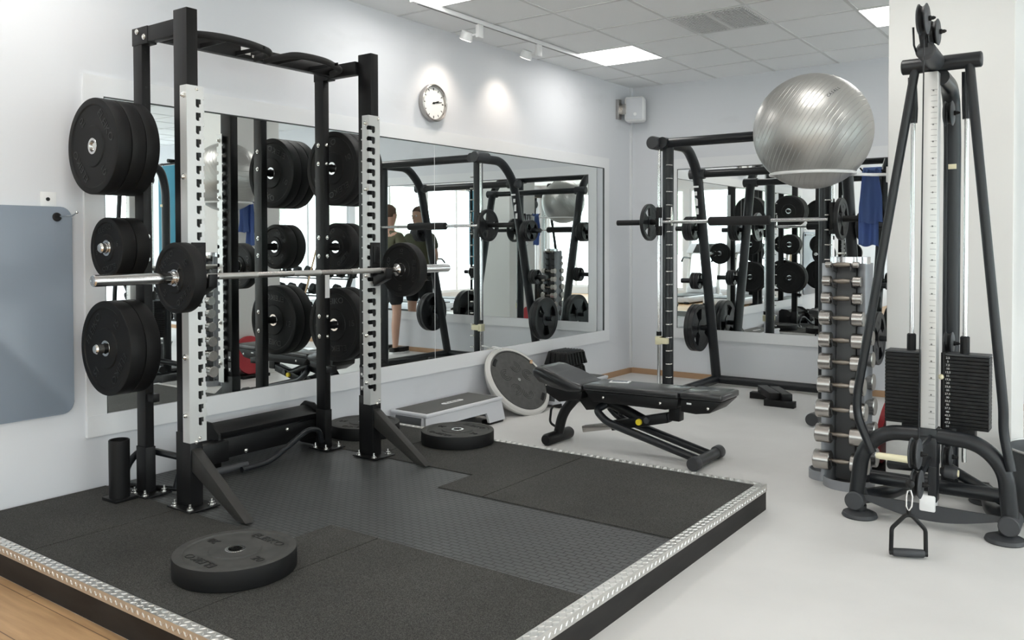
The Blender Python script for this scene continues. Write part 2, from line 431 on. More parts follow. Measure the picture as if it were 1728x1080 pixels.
while y < ROOM_Y1:
    if y > ROOM_Y0: g.box((0, y-0.012, CEIL-0.0035), (ROOM_X, y+0.012, CEIL+0.001))
    y += GS
g.build('ceiling_grid', M_grid, kind=K, smooth=0)
# pillar
MB().box((3.095, 5.2, 0), (3.72, 5.85, CEIL), 0.004).build('wall_pillar', M_pillar, kind=K, smooth=0)
# baseboards
MB().box((0, 4.4, 0), (0.014, ROOM_Y1, 0.055)).build('baseboard_left', M_skirt, kind=K, smooth=0)
MB().box((0.014, ROOM_Y1-0.014, 0), (ROOM_X, ROOM_Y1, 0.055)).build('baseboard_back', M_skirt, kind=K, smooth=0)
MB().box((0, 7.93-0.03, 0.055), (0.02, 7.93, CEIL)).build('trim_1', M_frame, kind=K, smooth=0)

# mirrors on board frames, mirrors are set-in glass with dark polished edges
def big_mirror(name, label, place, a, b, z0, z1, oa, ob, oz0, oz1, seams, oloc):
    t = thing(name, label, 'mirror', oloc)
    f = MB()
    place(f, oa, ob, oz0, z0, 0.0, 0.020); place(f, oa, ob, z1, oz1, 0.0, 0.016)
    place(f, oa, a, z0, z1, 0.0, 0.016); place(f, b, ob, z0, z1, 0.0, 0.016)
    f.build('frame_board', M_frame, t, smooth=0)
    e = [a]+seams+[b]
    for i in range(len(e)-1):
        g = MB(); place(g, e[i]+0.001, e[i+1]-0.001, z0+0.002, z1-0.002, 0.001, 0.012); g.build('mirror_pane', M_mirror, t, smooth=0)
    for q_ in e[1:-1]:
        g = MB(); place(g, q_-0.0015, q_+0.0015, z0+0.002, z1-0.004, 0.003, 0.0128); g.build('seam_strip', M_frame, t, smooth=0)
    d = MB(); w = 0.006
    place(d, a, b, z1-w/2, z1+0.004, 0.010, 0.0175); place(d, b-0.012, b+0.004, z0, z1, 0.010, 0.0175); place(d, a, a+0.003, z0, z1, 0.010, 0.0175)
    d.build('edge_trim', M_edge, t, smooth=0)
    return t
def pl_left(b, a, c, zl, zh, d0, d1): b.box((d0, a, zl), (d1, c, zh))
def pl_back(b, a, c, zl, zh, d0, d1): b.box((a, ROOM_Y1-d1, zl), (c, ROOM_Y1-d0, zh))
big_mirror('wall_mirror', 'long frameless mirror on the left wall behind the squat rack', pl_left, 2.275, 7.34, 0.492, 2.095, 2.172, 7.44, 0.385, 2.2, [4.807], (0, 4.8, 0.49))
big_mirror('wall_mirror', 'wall mirror on the far wall behind the smith machine', pl_back, 0.53, 7.2, 0.50, 2.095, 0.43, 7.3, 0.40, 2.2, [2.2, 3.87, 5.54], (3.8, 7.93, 0.49))

# ceiling light panels
def ceiling_panel(x0, x1, y0, y1, label, first=None):
    c = ((x0+x1)/2, (y0+y1)/2, CEIL-0.006)
    if first: return dup(first, c, label=label)
    t = thing('ceiling_light', label, 'ceiling light', c, group='square light panels in the ceiling')
    MB().box((x0+0.012, y0+0.012, CEIL-0.006), (x1-0.012, y1-0.012, CEIL-0.004)).build('diffuser', M_led, t, smooth=0)
    f = MB()
    for lo, hi in (((x0+.002, y0+.002), (x1-.002, y0+.012)), ((x0+.002, y1-.012), (x1-.002, y1-.002)), ((x0+.002, y0+.012), (x0+.012, y1-.012)), ((x1-.012, y0+.012), (x1-.002, y1-.012))):
        f.box((lo[0], lo[1], CEIL-0.009), (hi[0], hi[1], CEIL-0.0045))
    f.build('light_frame', M_white, t, smooth=0)
    return t
cl = ceiling_panel(0.355, 0.934, 6.197, 6.785-0.015, 'bright square ceiling light beyond the end of the track rail')
for i, (gx, gy, lb) in enumerate([(0, 3, 'ceiling light panel at the top edge above the track rail'), (4, 6, 'ceiling light panel cut off by the white pillar'),
        (4, 3, None), (4, 0, None), (0, 0, None), (8, 6, None), (8, 3, None), (8, 0, None), (12, 6, None), (12, 3, None), (12, 0, None), (0, -3, None), (4, -3, None), (8, -3, None), (12, -3, None), (8, 9, None), (12, 9, None)]):
    x0 = 0.355+gx*0.579; y0 = 5.022-0.5875*3+0.5875*gy - (0.0 if gy != 6 else 0.5875) + 0.5875
    if gy == 6: y0 = 6.197
    if gy == 3: y0 = 3.847
    if gy == 0: y0 = 1.497
    if gy == -3: y0 = -0.853
    if gy == 9: continue
    lb = lb or 'ceiling light panel, %s row from the left wall, %s' % ({0: 'first', 4: 'second', 8: 'third', 12: 'fourth'}[gx], {6: 'level with the pillar', 3: 'level with the rack', 0: 'above the near platform edge', -3: 'above the wooden floor'}[gy])
    ceiling_panel(x0, x0+0.579, y0, y0+0.573, lb, cl)
# ceiling vent grille
vt = thing('ceiling_vent', 'white perforated air vent in the ceiling grid', 'vent', (1.80, 5.9, CEIL-0.012))
v = MB(); v.box((1.513, 5.62, CEIL-0.006), (2.092, 5.64, CEIL-0.001)).box((1.513, 6.165, CEIL-0.006), (2.092, 6.185, CEIL-0.001))
v.box((1.513, 5.64, CEIL-0.006), (1.533, 6.165, CEIL-0.001)).box((2.072, 5.64, CEIL-0.006), (2.092, 6.165, CEIL-0.001)); v.build('vent_frame', M_white, vt, smooth=0)
MB().box((1.533, 5.64, CEIL-0.003), (2.072, 6.165, CEIL-0.001)).build('backing', M_dkgap, vt, smooth=0)
v = MB()
for i in range(20): xx = 1.533+0.02695*(i+0.5); v.box((xx-0.0065, 5.64, CEIL-0.0115), (xx+0.0065, 6.165, CEIL-0.007))
for i in range(16): yy = 5.64+0.0328*(i+0.5); v.box((1.533, yy-0.008, CEIL-0.0115), (2.072, yy+0.008, CEIL-0.0065))
v.box((1.79, 5.64, CEIL-0.013), (1.815, 6.165, CEIL-0.006)); v.build('grille', M_white, vt, smooth=0)

# track rail with two spots
tr = thing('track_rail', 'white ceiling track rail running along the left wall', 'track light', (0.4, 5.2, CEIL-0.03))
MB().box((0.385, 4.14, CEIL-0.036), (0.42, 6.29, CEIL-0.0045), 0.003).build('rail', M_white, tr)
MB().cyl((0.4, 4.16, CEIL-0.02), (0.4, 4.02, CEIL-0.008), 0.006).build('feed_cable', M_white, tr)
MB().box((0.397, 4.2, CEIL-0.0375), (0.408, 6.26, CEIL-0.0355)).build('slot', M_dkgap, tr, smooth=0)
def spot(y, label):
    t = thing('track_spot', label, 'spotlight', (0.402, y, CEIL-0.037), group='spots on the track rail')
    MB().box((0.387, y-0.03, CEIL-0.13), (0.417, y+0.03, CEIL-0.037), 0.004).build('adapter_box', M_white, t)
    b = MB(); b.cyl((0.387, y-0.01, CEIL-0.105), (0.33, y-0.02, CEIL-0.105), 0.008); b.build('arm', M_white, t)
    d = Vector((-0.42, 0.03, -0.9)).normalized(); c = Vector((0.30, y-0.02, CEIL-0.105))
    h = MB(); h.tube([c-d*0.035, c-d*0.03, c+d*0.03], [0.03, 0.045, 0.05], 28); lh = h.build('lamp_head', M_white, t)
    h = MB(); h.tube([c+d*0.0305, c+d*0.032], [0.042, 0.042], 28); h.build('lens', M_spotled, lh)
    l = bpy.data.lights.new('track_spot_beam', 'SPOT'); l.energy = 15; l.spot_size = math.radians(95); l.spot_blend = 1.0; l.color = (1.0, 0.86, 0.72); l.shadow_soft_size = 0.03
    o = bpy.data.objects.new('track_spot_beam', l); COL.objects.link(o); o.location = c+d*0.05
    o.rotation_euler = (-d).to_track_quat('Z', 'Y').to_euler()
spot(4.86, 'white track spot above the wall clock'); spot(5.62, 'white track spot nearer the far end of the rail')

# clock
ck = thing('wall_clock', 'round steel wall clock above the mirror', 'clock', (0.001, 4.775, 2.395))
Mc = basis((0.001, 4.775, 2.395), (0, 1, 0), (0, 0, 1), (1, 0, 0))
MB().lathe([(0.0, 0), (0.128, 0), (0.138, 0.02), (0.138, 0.05), (0.130, 0.056), (0.122, 0.05), (0.120, 0.03), (0.0, 0.03)], 64, Mc, closed=False).build('clock_case', M_steel, ck)
MB().lathe([(0, 0.0305), (0.119, 0.0305), (0.119, 0.033), (0, 0.033)], 48, Mc, closed=False).build('clock_face', M_clock, ck)
h = MB()
for k in range(12):
    a = k*PI/6; R_ = Mc @ Matrix.Rotation(a, 4, 'Z'); h.box((-0.003 if k % 3 else -0.0045, 0.094, 0.0332), (0.003 if k % 3 else 0.0045, 0.112, 0.034), M=R_)
h.each('hour_mark', M_blk, ck, smooth=0)
h = MB(); h.box((-0.004, -0.015, 0.035), (0.004, 0.06, 0.036), M=Mc @ Matrix.Rotation(-1.25, 4, 'Z')); h.box((-0.0028, -0.015, 0.0365), (0.0028, 0.09, 0.0375), M=Mc @ Matrix.Rotation(-1.40, 4, 'Z'))
h.cyl(Mc @ Vector((0, 0, 0.034)), Mc @ Vector((0, 0, 0.039)), 0.008); h.build('clock_hands', M_blk, ck, smooth=0)

# corner speaker
sp = thing('wall_speaker', 'white rounded loudspeaker mounted high in the room corner', 'speaker', (0.13, 7.74, 2.71))
Ms = Mx((0.15, 7.74, 2.71), (0, 0, math.radians(18)))
MB().box((-0.10, -0.075, -0.125), (0.10, 0.085, 0.125), 0.03, 4, Ms).build('speaker_cabinet', M_white, sp)
b = MB(); b.box((-0.082, -0.079, -0.108), (0.082, -0.072, 0.108), 0.003, 2, Ms); b.build('speaker_grille', mat('grille_grey', (0.60, 0.61, 0.64), 0.6), sp)
b = MB(); b.cyl(Ms @ Vector((0.01, -0.078, -0.055)), Ms @ Vector((0.01, -0.082, -0.055)), 0.016); b.build('tweeter', M_white, sp)
b = MB(); b.box((0.0, 7.60, 2.61), (0.035, 7.66, 2.81), 0.003); b.box((0.02, 7.64, 2.66), (0.10, 7.80, 2.76), 0.003); b.build('wall_bracket', M_steel, sp)

# ================================================================== PLATFORM
PT = 0.13
pf = thing('lifting_platform', 'low black weightlifting platform with tread plate edges under the squat rack', 'platform', (1.37, 2.9, 0))
b = MB(); b.box((0.02, 1.575, 0.0), (2.72, 4.205, 0.118)); b.build('deck', M_ply, pf, smooth=0)
b = MB(); b.box((0.02, 1.558, 0.0), (2.738, 1.575, 0.118)); b.box((2.722, 1.575, 0.0), (2.738, 4.222, 0.118)); b.box((0.02, 4.205, 0.0), (2.722, 4.222, 0.118)); b.build('side_board', M_ply, pf, smooth=0)
xa, xb, ya, yb = 0.02, 2.741, 1.554, 4.228; tw = 0.046
b = MB()
b.box((xa, ya, 0.118), (xb, ya+tw, PT)); b.box((xa, yb-tw, 0.118), (xb, yb, PT)); b.box((xb-tw, ya+tw, 0.118), (xb, yb-tw, PT))
b.box((xa, ya, 0.094), (xb, ya+0.003, 0.118)); b.box((xb-0.003, ya+0.003, 0.094), (xb, yb-0.003, 0.118)); b.box((xa, yb-0.003, 0.094), (xb, yb, 0.118))
b.build('edge_trim', M_tread, pf, smooth=0)
b = MB()
def loz(c, u, w, n, l=0.0125, h=0.0036, t=0.0026):
    c, u, w, n = Vector(c), Vector(u), Vector(w), Vector(n)
    vs = [b.bm.verts.new(c+u*l), b.bm.verts.new(c+w*h), b.bm.verts.new(c-u*l), b.bm.verts.new(c-w*h)]
    t1, t2 = b.bm.verts.new(c+u*l*0.5+n*t), b.bm.verts.new(c-u*l*0.5+n*t)
    b.bm.faces.new((vs[0], vs[1], t2, t1)); b.bm.faces.new((vs[1], vs[2], t2)); b.bm.faces.new((vs[2], vs[3], t1, t2)); b.bm.faces.new((vs[3], vs[0], t1))
def row(p0, p1, side, up):
    p0, p1, side = Vector(p0), Vector(p1), Vector(side); d = (p1-p0).normalized(); n = int((p1-p0).length/0.021)
    for i in range(n):
        for k in range(2):
            c = p0+d*0.021*(i+0.5*k+0.4)+side*(0.0115+0.022*k)
            sg = 1 if (i+k) % 2 else -1
            u = (d*0.72+side*0.69*sg).normalized(); w = (d*0.69*sg*-1+side*0.72).normalized()
            if k == 0 or i < n-1: loz(c, u, w, up)
row((xa, ya, PT), (xb, ya, PT), (0, 1, 0), (0, 0, 1)); row((xa, yb-tw, PT), (xb, yb-tw, PT), (0, 1, 0), (0, 0, 1)); row((xb, ya+tw, PT), (xb, yb-tw, PT), (-1, 0, 0), (0, 0, 1))
def row1(p0, p1, upv, nrm):
    p0, p1 = Vector(p0), Vector(p1); d = (p1-p0).normalized(); n = int((p1-p0).length/0.017); U = Vector(upv)
    for i in range(n):
        sg = 1 if i % 2 else -1
        loz(p0+d*0.017*(i+0.5), (d*0.6+U*0.8*sg).normalized(), (d*-0.8*sg+U*0.6).normalized(), nrm, l=0.0105)
row1((xa, ya, 0.112), (xb, ya, 0.112), (0, 0, 1), (0, -1, 0)); row1((xb, ya, 0.112), (xb, yb, 0.112), (0, 0, 1), (1, 0, 0))
b.build('tread_pattern', M_tread, pf, smooth=0)
ia, ib, ic, id_ = 0.02, 2.694, 1.601, 4.181
gp = 0.0028
def tile(x0, x1, y0, y1, material=M_mat, name='rubber_tile', top=PT-0.001):
    MB().box((x0+gp, y0+gp, 0.118), (x1-gp, y1-gp, top)).build(name, material, pf, smooth=0)
def tile_poly(poly): MB().prism(poly, 0.118, PT-0.001, 'z').build('rubber_tile', M_mat, pf, smooth=0)
g_ = gp
tile(ia, 0.67, ic, 2.262); tile(1.70, ib, ic, 2.515)
tile_poly([(0.67+g_, ic+g_), (1.70-g_, ic+g_), (1.70-g_, 2.515-g_), (1.41+g_, 2.515-g_), (1.41+g_, 2.262-g_), (0.67+g_, 2.262-g_)])
tile(ia, 0.682, 3.50, id_); tile(1.695, ib, 3.222, id_)
tile_poly([(0.682+g_, id_-g_), (0.682+g_, 3.50+g_), (1.41+g_, 3.50+g_), (1.41+g_, 3.222+g_), (1.695-g_, 3.222+g_), (1.695-g_, id_-g_)])
b = MB(); b.prism([(ia, 2.264), (1.412, 2.264), (1.412, 2.517), (ib-0.002, 2.517), (ib-0.002, 3.220), (1.408, 3.220), (1.408, 3.498), (ia, 3.498)], 0.118, PT-0.006, 'z')
b.build('centre_mat', M_hex, pf, smooth=0)
b = MB(); b.box((ia, ic, 0.117), (ib, id_, 0.1185)); b.build('underlay', M_blk, pf, smooth=0)

# ================================================================== BUMPER PLATES
def plate_profile(R, t, hub=0.095, r0=0.0262):
    rim = 0.030 if R > 0.2 else 0.022; d = 0.005; c = 0.006
    return [(r0+0.012, 0.0), (hub, 0.0), (hub+0.005, d), (R-rim-0.006, d), (R-rim, 0.0), (R-c, 0.0), (R-c*0.3, c*0.3), (R, c), (R, t-c), (R-c*0.3, t-c*0.3), (R-c, t), (R-rim, t), (R-rim-0.006, t-d), (hub+0.005, t-d), (hub, t), (r0+0.012, t)]
PROTO = {}
def plate(R, t, num, loc, rot, label, group=None, material=None, name='bumper_plate', spin=0.0):
    material = material or M_rubber
    key = (R, t, num, material.name)
    rt = Euler(rot).to_matrix().to_4x4() @ Matrix.Rotation(spin, 4, 'Z')
    if key in PROTO:
        o = dup(PROTO[key], loc, rt.to_euler(), label)
        if group: o['group'] = group
        return o
    o = thing(name, label, 'weight plate', loc, rt.to_euler(), group=group, local=True)
    hub = 0.42*R
    lit_faces = material is M_rubber2
    dsc = MB().lathe(plate_profile(R, t, hub), 96).build('rubber_disc', [material, M_rubber] if lit_faces else material, o, smooth=35)
    if lit_faces:
        for f in dsc.data.polygons: f.material_index = 0 if abs(f.normal.z) > 0.5 else 1  # flat faces carry the painted-in top light, edges keep plain black rubber
    MB().lathe([(0.0262, -0.0006), (0.0375, -0.0006), (0.0385, 0.001), (0.0385, t-0.001), (0.0375, t+0.0006), (0.0262, t+0.0006)], 48).build('steel_hub', M_chrome, o, smooth=35)
    s = R/0.225; zt = t-0.005
    lm = M_letter if material is not M_rubber2 else M_letter2
    for sg in (0, PI):
        B = Matrix.Rotation(sg, 4, 'Z')
        text_bm('ELEIKO', 0.052*s, 0.004, B @ Matrix.Translation((0, 0.142*s, zt)), squash=(1.12, 0.95)).build('raised_lettering', lm, o, smooth=0)
        text_bm(num, 0.052*s, 0.004, B @ Matrix.Translation((0.147*s, 0.0, zt)), squash=(1.05, 0.95)).build('raised_number', lm, o, smooth=0)
    PROTO[key] = o
    return o
# three lying on the platform
ang = math.atan2(2.085-2.101, 1.622-1.396)
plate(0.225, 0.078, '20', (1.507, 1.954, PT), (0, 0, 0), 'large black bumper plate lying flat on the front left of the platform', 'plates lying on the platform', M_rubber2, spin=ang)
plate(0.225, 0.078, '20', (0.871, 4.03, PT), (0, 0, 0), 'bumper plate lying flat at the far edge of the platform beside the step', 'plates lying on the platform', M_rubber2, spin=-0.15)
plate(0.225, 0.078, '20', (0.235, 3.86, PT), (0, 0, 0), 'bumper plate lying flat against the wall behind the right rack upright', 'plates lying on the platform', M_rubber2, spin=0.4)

# ================================================================== SQUAT RACK
rk = thing('squat_rack', 'tall black squat rack with silver notched uprights standing on the platform', 'squat rack', (0.5, 2.9, PT))
YL, YR = 2.287, 3.457          # outer/inner near faces of the uprights
FX0, FX1, FT = 0.612, 0.717, 2.438
RX0, RX1, RT = 0.264, 0.340, 2.40
for y in (YL, YR):
    w = 0.058
    MB().box((FX0, y, PT+0.006), (FX1, y+w, FT), 0.003).build('upright', M_black, rk)
    MB().box((FX0-0.004, y-0.004, PT+0.006), (FX1+0.004, y+w+0.004, 0.475), 0.002).build('upright_sleeve', M_black, rk)
    yr = y+0.004 if y == YL else y-0.022
    rup = MB().box((RX0, yr, PT+0.006), (RX1, yr+0.045, RT), 0.003).build('upright', M_black, rk)
    MB().box((RX0-0.004, yr-0.004, PT+0.006), (RX1+0.004, yr+0.049, 0.36), 0.002).build('upright_sleeve', M_black, rk)
    # base plates
    for xx0, xx1, yy, ww in ((FX0, FX1, y, w), (RX0, RX1, yr, 0.045)):
        bpl = MB().box((xx0-0.01, yy-0.05, PT), (xx1+0.07, yy+ww+0.05, PT+0.006), 0.001).build('base_plate', M_black, rk)
        bo = MB()
        for px in (xx1+0.035, xx0+0.02):
            for py in (yy-0.028, yy+ww+0.028):
                bo.tube([(px, py, PT+0.006), (px, py, PT+0.009), (px, py, PT+0.0092), (px, py, PT+0.019), (px, py, PT+0.0192), (px, py, PT+0.034)], [0.018, 0.018, 0.0125, 0.0125, 0.006, 0.005], 12)
        bo.each('anchor_bolt', M_zinc, bpl)
    # side top beam
    MB().box((RX0, yr, RT-0.075), (FX0, yr+0.045, RT), 0.002).build('top_side_beam', M_black, rk)
    cbk = MB().box((RX0-0.003, yr-0.003, RT-0.082), (RX0+0.13, yr+0.048, RT+0.002), 0.002).build('corner_bracket', M_black, rk)
    bo = MB(); bo.bolt((RX0+0.045, yr-0.003, RT-0.018), (0, -1, 0), 0.012); bo.bolt((RX0+0.105, yr-0.003, RT-0.05), (0, -1, 0), 0.012); bo.each('bracket_bolt', M_zinc, cbk)
    # diagonal brace
    yc = y+w/2
    b = MB(); hw = 0.024
    p = [(FX1+0.003, 0.405), (FX1+0.003, 0.30), (1.045, PT+0.003), (1.115, PT+0.003)]
    b.prism([(q[0], q[1]) for q in p], yc-hw, yc+hw, 'y', 0.002); b.build('diagonal_brace', M_brace, rk)
    bo = MB(); bo.bolt((FX1+0.004, yc, 0.435), (1, 0, 0), 0.008); bo.build('brace_bolt', M_zinc, rk)
    # holes / bolts on rear upright
    bo = MB()
    for zz in (1.94, 1.83, 1.39, 1.28, 0.92, 0.80): bo.bolt((RX0+0.035, yr-0.001, zz), (0, -1, 0), 0.011); bo.bolt((RX1, yr+0.022, zz), (1, 0, 0), 0.010)
    bo.each('peg_bolt', M_zinc, rup)
    bo = MB()
    for k in range(22): bo.cyl((RX1+0.0003, yr+0.022, 0.5+k*0.085), (RX1+0.001, yr+0.022, 0.5+k*0.085), 0.0055, 10)
    bo.each('peg_hole', M_blk, rup)
# cross members
MB().box((0.385, YL+0.04, 2.332), (0.435, YR-0.02, 2.396), 0.002).build('top_cross_beam', M_black, rk)
# pull-up grip: wavy bar with two end plates
pz = 2.345
for pts in ([(0.42, 2.36, pz), (0.62, 2.37, pz), (0.68, 2.48, pz), (0.68, 2.66, pz), (0.60, 2.87, pz), (0.42, 2.89, pz)],
            [(0.42, 2.95, pz), (0.66, 2.96, pz), (0.68, 3.05, pz), (0.67, 3.17, pz), (0.56, 3.38, pz), (0.42, 3.42, pz)]):
    MB().tube(fillet(pts, 0.09), 0.018, 14).build('pull_up_grip', M_foam, rk)
b = MB()
for yy in (2.55, 2.76, 3.03, 3.25): b.prism([(0.43, pz-0.012), (0.43, pz+0.012), (0.67, pz+0.008), (0.67, pz-0.008)], yy-0.003, yy+0.003, 'y')
b.each('grip_gusset', M_black, rk)
b = MB(); b.box((0.4352, 2.79, 2.352), (0.4362, 2.85, 2.388)); b.box((0.4352, 2.86, 2.342), (0.4362, 2.95, 2.356)); b.each('name_sticker', M_strip, rk, smooth=0)
# silver notched channels
def notch_front(y, inner, z0, z1):
    """front sheet polygon in (y,z); notches open toward the inner edge"""
    ya_, yb_ = (y-0.002, y+0.078) if inner > 0 else (y-0.022, y+0.058)
    edge, other = (yb_, ya_) if inner > 0 else (ya_, yb_)
    s = 1 if inner > 0 else -1
    poly = [(other, z0), (edge, z0)]
    n = int((z1-z0-0.12)/0.0615); zb = z1-0.075-n*0.0615
    zs = [zb+k*0.0615 for k in range(n+1)]
    for z in zs:
        if z-0.025 < z0+0.02: continue
        poly += [(edge, z-0.008), (edge-s*0.020, z-0.008), (edge-s*0.020, z-0.018), (edge-s*0.026, z-0.025), (edge-s*0.040, z-0.025), (edge-s*0.047, z-0.016), (edge-s*0.047, z+0.010), (edge-s*0.040, z+0.016), (edge, z+0.016)]
    poly += [(edge, z1), (other, z1)]
    return poly, zs, edge, other
ZS0, ZS1 = 0.433, 2.083
for y, inner in ((YL, 1), (YR, -1)):
    poly, zs, edge, other = notch_front(y, inner, ZS0, ZS1)
    sg = 1 if inner > 0 else -1
    lo, hi = sorted((other, other-sg*0.004))
    chn = MB().box((FX1-0.048, lo, ZS0), (FX1+0.006, hi, ZS1), 0.0005, 1).build('hook_channel', M_silver, rk, smooth=0, label='silver notched channel')
    if inner > 0:
        f = MB(); x0_, x1_ = FX1+0.001, FX1+0.006; h0, h1 = edge-0.037, edge-0.011
        f.box((x0_, other, ZS0), (x1_, h0, ZS1)); f.box((x0_, h1, ZS0), (x1_, edge, ZS1))
        zz_ = [z for z in zs if z-0.025 >= ZS0+0.02]; prev_ = ZS0
        for z in zz_:
            f.box((x0_, h0, prev_), (x1_, h1, z-0.024)); f.box((x0_, h1-0.008, z-0.024), (x1_, h1, z-0.008))
            f.prism([(h0, z-0.024), (h0+0.006, z-0.024), (h0, z-0.017)], x0_, x1_, 'x')
            prev_ = z+0.014
        f.box((x0_, h0, prev_), (x1_, h1, ZS1)); f.build('notched_face', M_silver, chn, smooth=0)
        f = MB()
        for z in zz_: f.box((FX1-0.02, edge+0.004, z+0.016), (FX1+0.004, edge+0.009, z+0.030))
        f.each('edge_tooth', M_silver, chn, smooth=0)
    else: MB().prism(poly, FX1+0.001, FX1+0.006, 'x').build('notched_face', M_silver, chn, smooth=0)
    sg = 1 if inner > 0 else -1
    lo, hi = sorted((other, other-sg*0.004))
    # outer flange, solid
    f = MB()
    # inner flange with teeth notches
    e0, e1 = sorted((edge, edge+sg*0.004))
    fp = [(FX1+0.0059, ZS0), (FX1-0.048, ZS0), (FX1-0.048, ZS1), (FX1+0.0059, ZS1)]
    for z in reversed(zs):
        if z-0.025 < ZS0+0.02: continue
        fp += [(FX1+0.0059, z+0.016), (FX1-0.010, z+0.016), (FX1-0.016, z+0.004), (FX1-0.010, z-0.008), (FX1+0.0059, z-0.008)]
    f.prism([(p[0], p[1]) for p in fp], e0, e1, 'y')
    f.build('channel_flange', M_silver, chn, smooth=0)
    tk = MB()
    for z in zs:
        yy = lo if inner > 0 else e0
        tk.box((FX1-0.056, e0, z-0.004), (FX1-0.048, e1, z+0.004))
    tk.each('channel_tab', M_silver, chn, smooth=0)
    bo = MB()
    yy = lo if inner > 0 else e0
    for z in (ZS1-0.045, ZS1-0.42, 1.17, 0.83, 0.56): bo.bolt((FX1-0.02, yy, z), (0, -1, 0), 0.012, 0.012)
    bo.bolt((FX1+0.006, y+0.045, ZS1-0.018), (1, 0, 0), 0.007); bo.bolt((FX1+0.006, y+0.045, ZS0+0.018), (1, 0, 0), 0.007)
    bo.each('channel_bolt', M_zinc, chn)
# instruction stickers
b = MB(); b.box((0.618, YR-0.0052, 0.505), (0.650, YR-0.0046, 0.57)); b.box((0.618, YR-0.0052, 0.58), (0.650, YR-0.0046, 0.64)); b.each('instruction_sticker', mat('sticker_grey', (0.08, 0.08, 0.085), 0.5), rk, smooth=0)
b = MB(); b.cyl((0.634, YR-0.0056, 0.60), (0.634, YR-0.0053, 0.60), 0.008); b.box((0.626, YR-0.0056, 0.518), (0.642, YR-0.0053, 0.530)); b.box((0.631, YR-0.0056, 0.51), (0.637, YR-0.0053, 0.518)); b.build('sticker_print', M_strip, rk, smooth=0)
b = MB(); b.box((RX1+0.0006, YR-0.017, 1.03), (RX1+0.0012, YR+0.018, 1.19)); b.build('warning_label', M_paper, rk, smooth=0)
# weight pegs
PEGZ = [1.81, 1.335, 0.86]
for k, z in enumerate(PEGZ):
    yl = YL+0.004; e = (2.068, 2.088, 2.06)[k]
    b = MB(); b.tube([(0.30, yl, z), (0.30, e+0.04, z)], 0.0225, 24); wpg = b.build('weight_peg', M_black, rk)
    b = MB(); b.tube([(0.30, e+0.04, z), (0.30, e+0.012, z), (0.30, e+0.004, z), (0.30, e, z)], [0.0235, 0.0235, 0.018, 0.008], 20); b.build('peg_end_cap', M_zinc, wpg)
    yr = YR-0.022+0.045
    b = MB(); b.tube([(0.30, yr, z), (0.30, yr+0.30, z), (0.30, yr+0.31, z)], [0.0225, 0.0225, 0.012], 24); b.build('weight_peg', M_black, rk)
# small lever blocks on rear uprights
for y in (YL+0.004, YR-0.022):
    b = MB(); b.box((RX1, y+0.005, 0.585), (RX1+0.06, y+0.04, 0.625), 0.004); b.build('lever_block', M_black, rk)

# stored plates, left side (outer face toward -y)
RL = (PI/2, 0, 0)
def hang(R, t, num, y, z, label, spin=0.0, side=-1):
    # plate occupies y..y+t (side -1: lettered face at y), z axis -> -y
    plate(R, t, num, (0.30, y+t, z), RL, label, 'plates stored on the rack pegs', spin=spin)
names = ['upper left', 'middle left', 'lower left']
t3 = 0.0685
hang(0.225, t3, '10', 2.064, 1.81-0.0, 'outermost large bumper plate on the rack\'s upper left peg', spin=-0.9)
hang(0.225, t3, '10', 2.064+t3+0.001, 1.81, 'middle one of three bumper plates on the upper left peg', spin=0.6)
hang(0.225, t3, '10', 2.064+2*(t3+0.001), 1.81, 'innermost bumper plate on the upper left peg, against the upright', spin=1.9)
hang(0.145, 0.070, '5', 2.125, 1.335, 'outer small bumper plate on the rack\'s middle left peg', spin=0.2)
hang(0.145, 0.070, '5', 2.197, 1.335, 'inner small bumper plate on the rack\'s middle left peg', spin=1.2)
hang(0.225, 0.075, '15', 2.115, 0.86, 'outer large bumper plate on the rack\'s lower left peg', spin=0.9)
hang(0.225, 0.075, '15', 2.192, 0.86, 'inner large bumper plate on the rack\'s lower left peg', spin=2.9)
def hangr(R, t, num, y, z, label, spin=0.0):
    plate(R, t, num, (0.30, y+t, z), RL, label, 'plates stored on the rack pegs', spin=spin)
hangr(0.225, t3, '10', 3.535, 1.81, 'nearest bumper plate on the upper right peg behind the upright', 0.4)
hangr(0.225, t3, '10', 3.605, 1.81, 'second bumper plate on the upper right peg', 1.4)
hangr(0.225, t3, '10', 3.675, 1.81, 'farthest bumper plate on the upper right peg', 2.4)
hangr(0.145, 0.070, '5', 3.56, 1.335, 'nearer small bumper plate on the middle right peg', 0.7)
hangr(0.145, 0.070, '5', 3.632, 1.335, 'farther small bumper plate on the middle right peg', 1.7)
hangr(0.225, 0.075, '15', 3.545, 0.86, 'nearer large bumper plate on the lower right peg', 0.1)
hangr(0.225, 0.075, '15', 3.622, 0.86, 'farther large bumper plate on the lower right peg', 2.0)

# J hooks
def jhook(y, label, name='bar_hook'):
    t = thing(name, label, 'bar hook', (FX1+0.008, y, 1.15), group='hooks carrying the barbell')
    yc = y
    b = MB(); b.box((FX1+0.0075, yc-0.036, 1.165), (FX1+0.017, yc+0.036, 1.36), 0.002); b.build('back_plate', M_black, t)
    b = MB(); b.prism([(FX1+0.017, 1.11), (FX1+0.017, 1.178), (FX1+0.105, 1.178), (FX1+0.115, 1.215), (FX1+0.127, 1.215), (FX1+0.120, 1.155)], yc-0.022, yc+0.022, 'y', 0.002); b.build('arm', M_black, t)
    b = MB(); b.box((FX1+0.017, yc-0.020, 1.1785), (FX1+0.10, yc+0.020, 1.186), 0.001); b.build('liner', M_blk, t)
    b = MB(); b.box((FX1+0.0172, yc-0.022, 1.24), (FX1+0.024, yc+0.022, 1.34), 0.004); b.build('pad', M_blk, t)
    return t
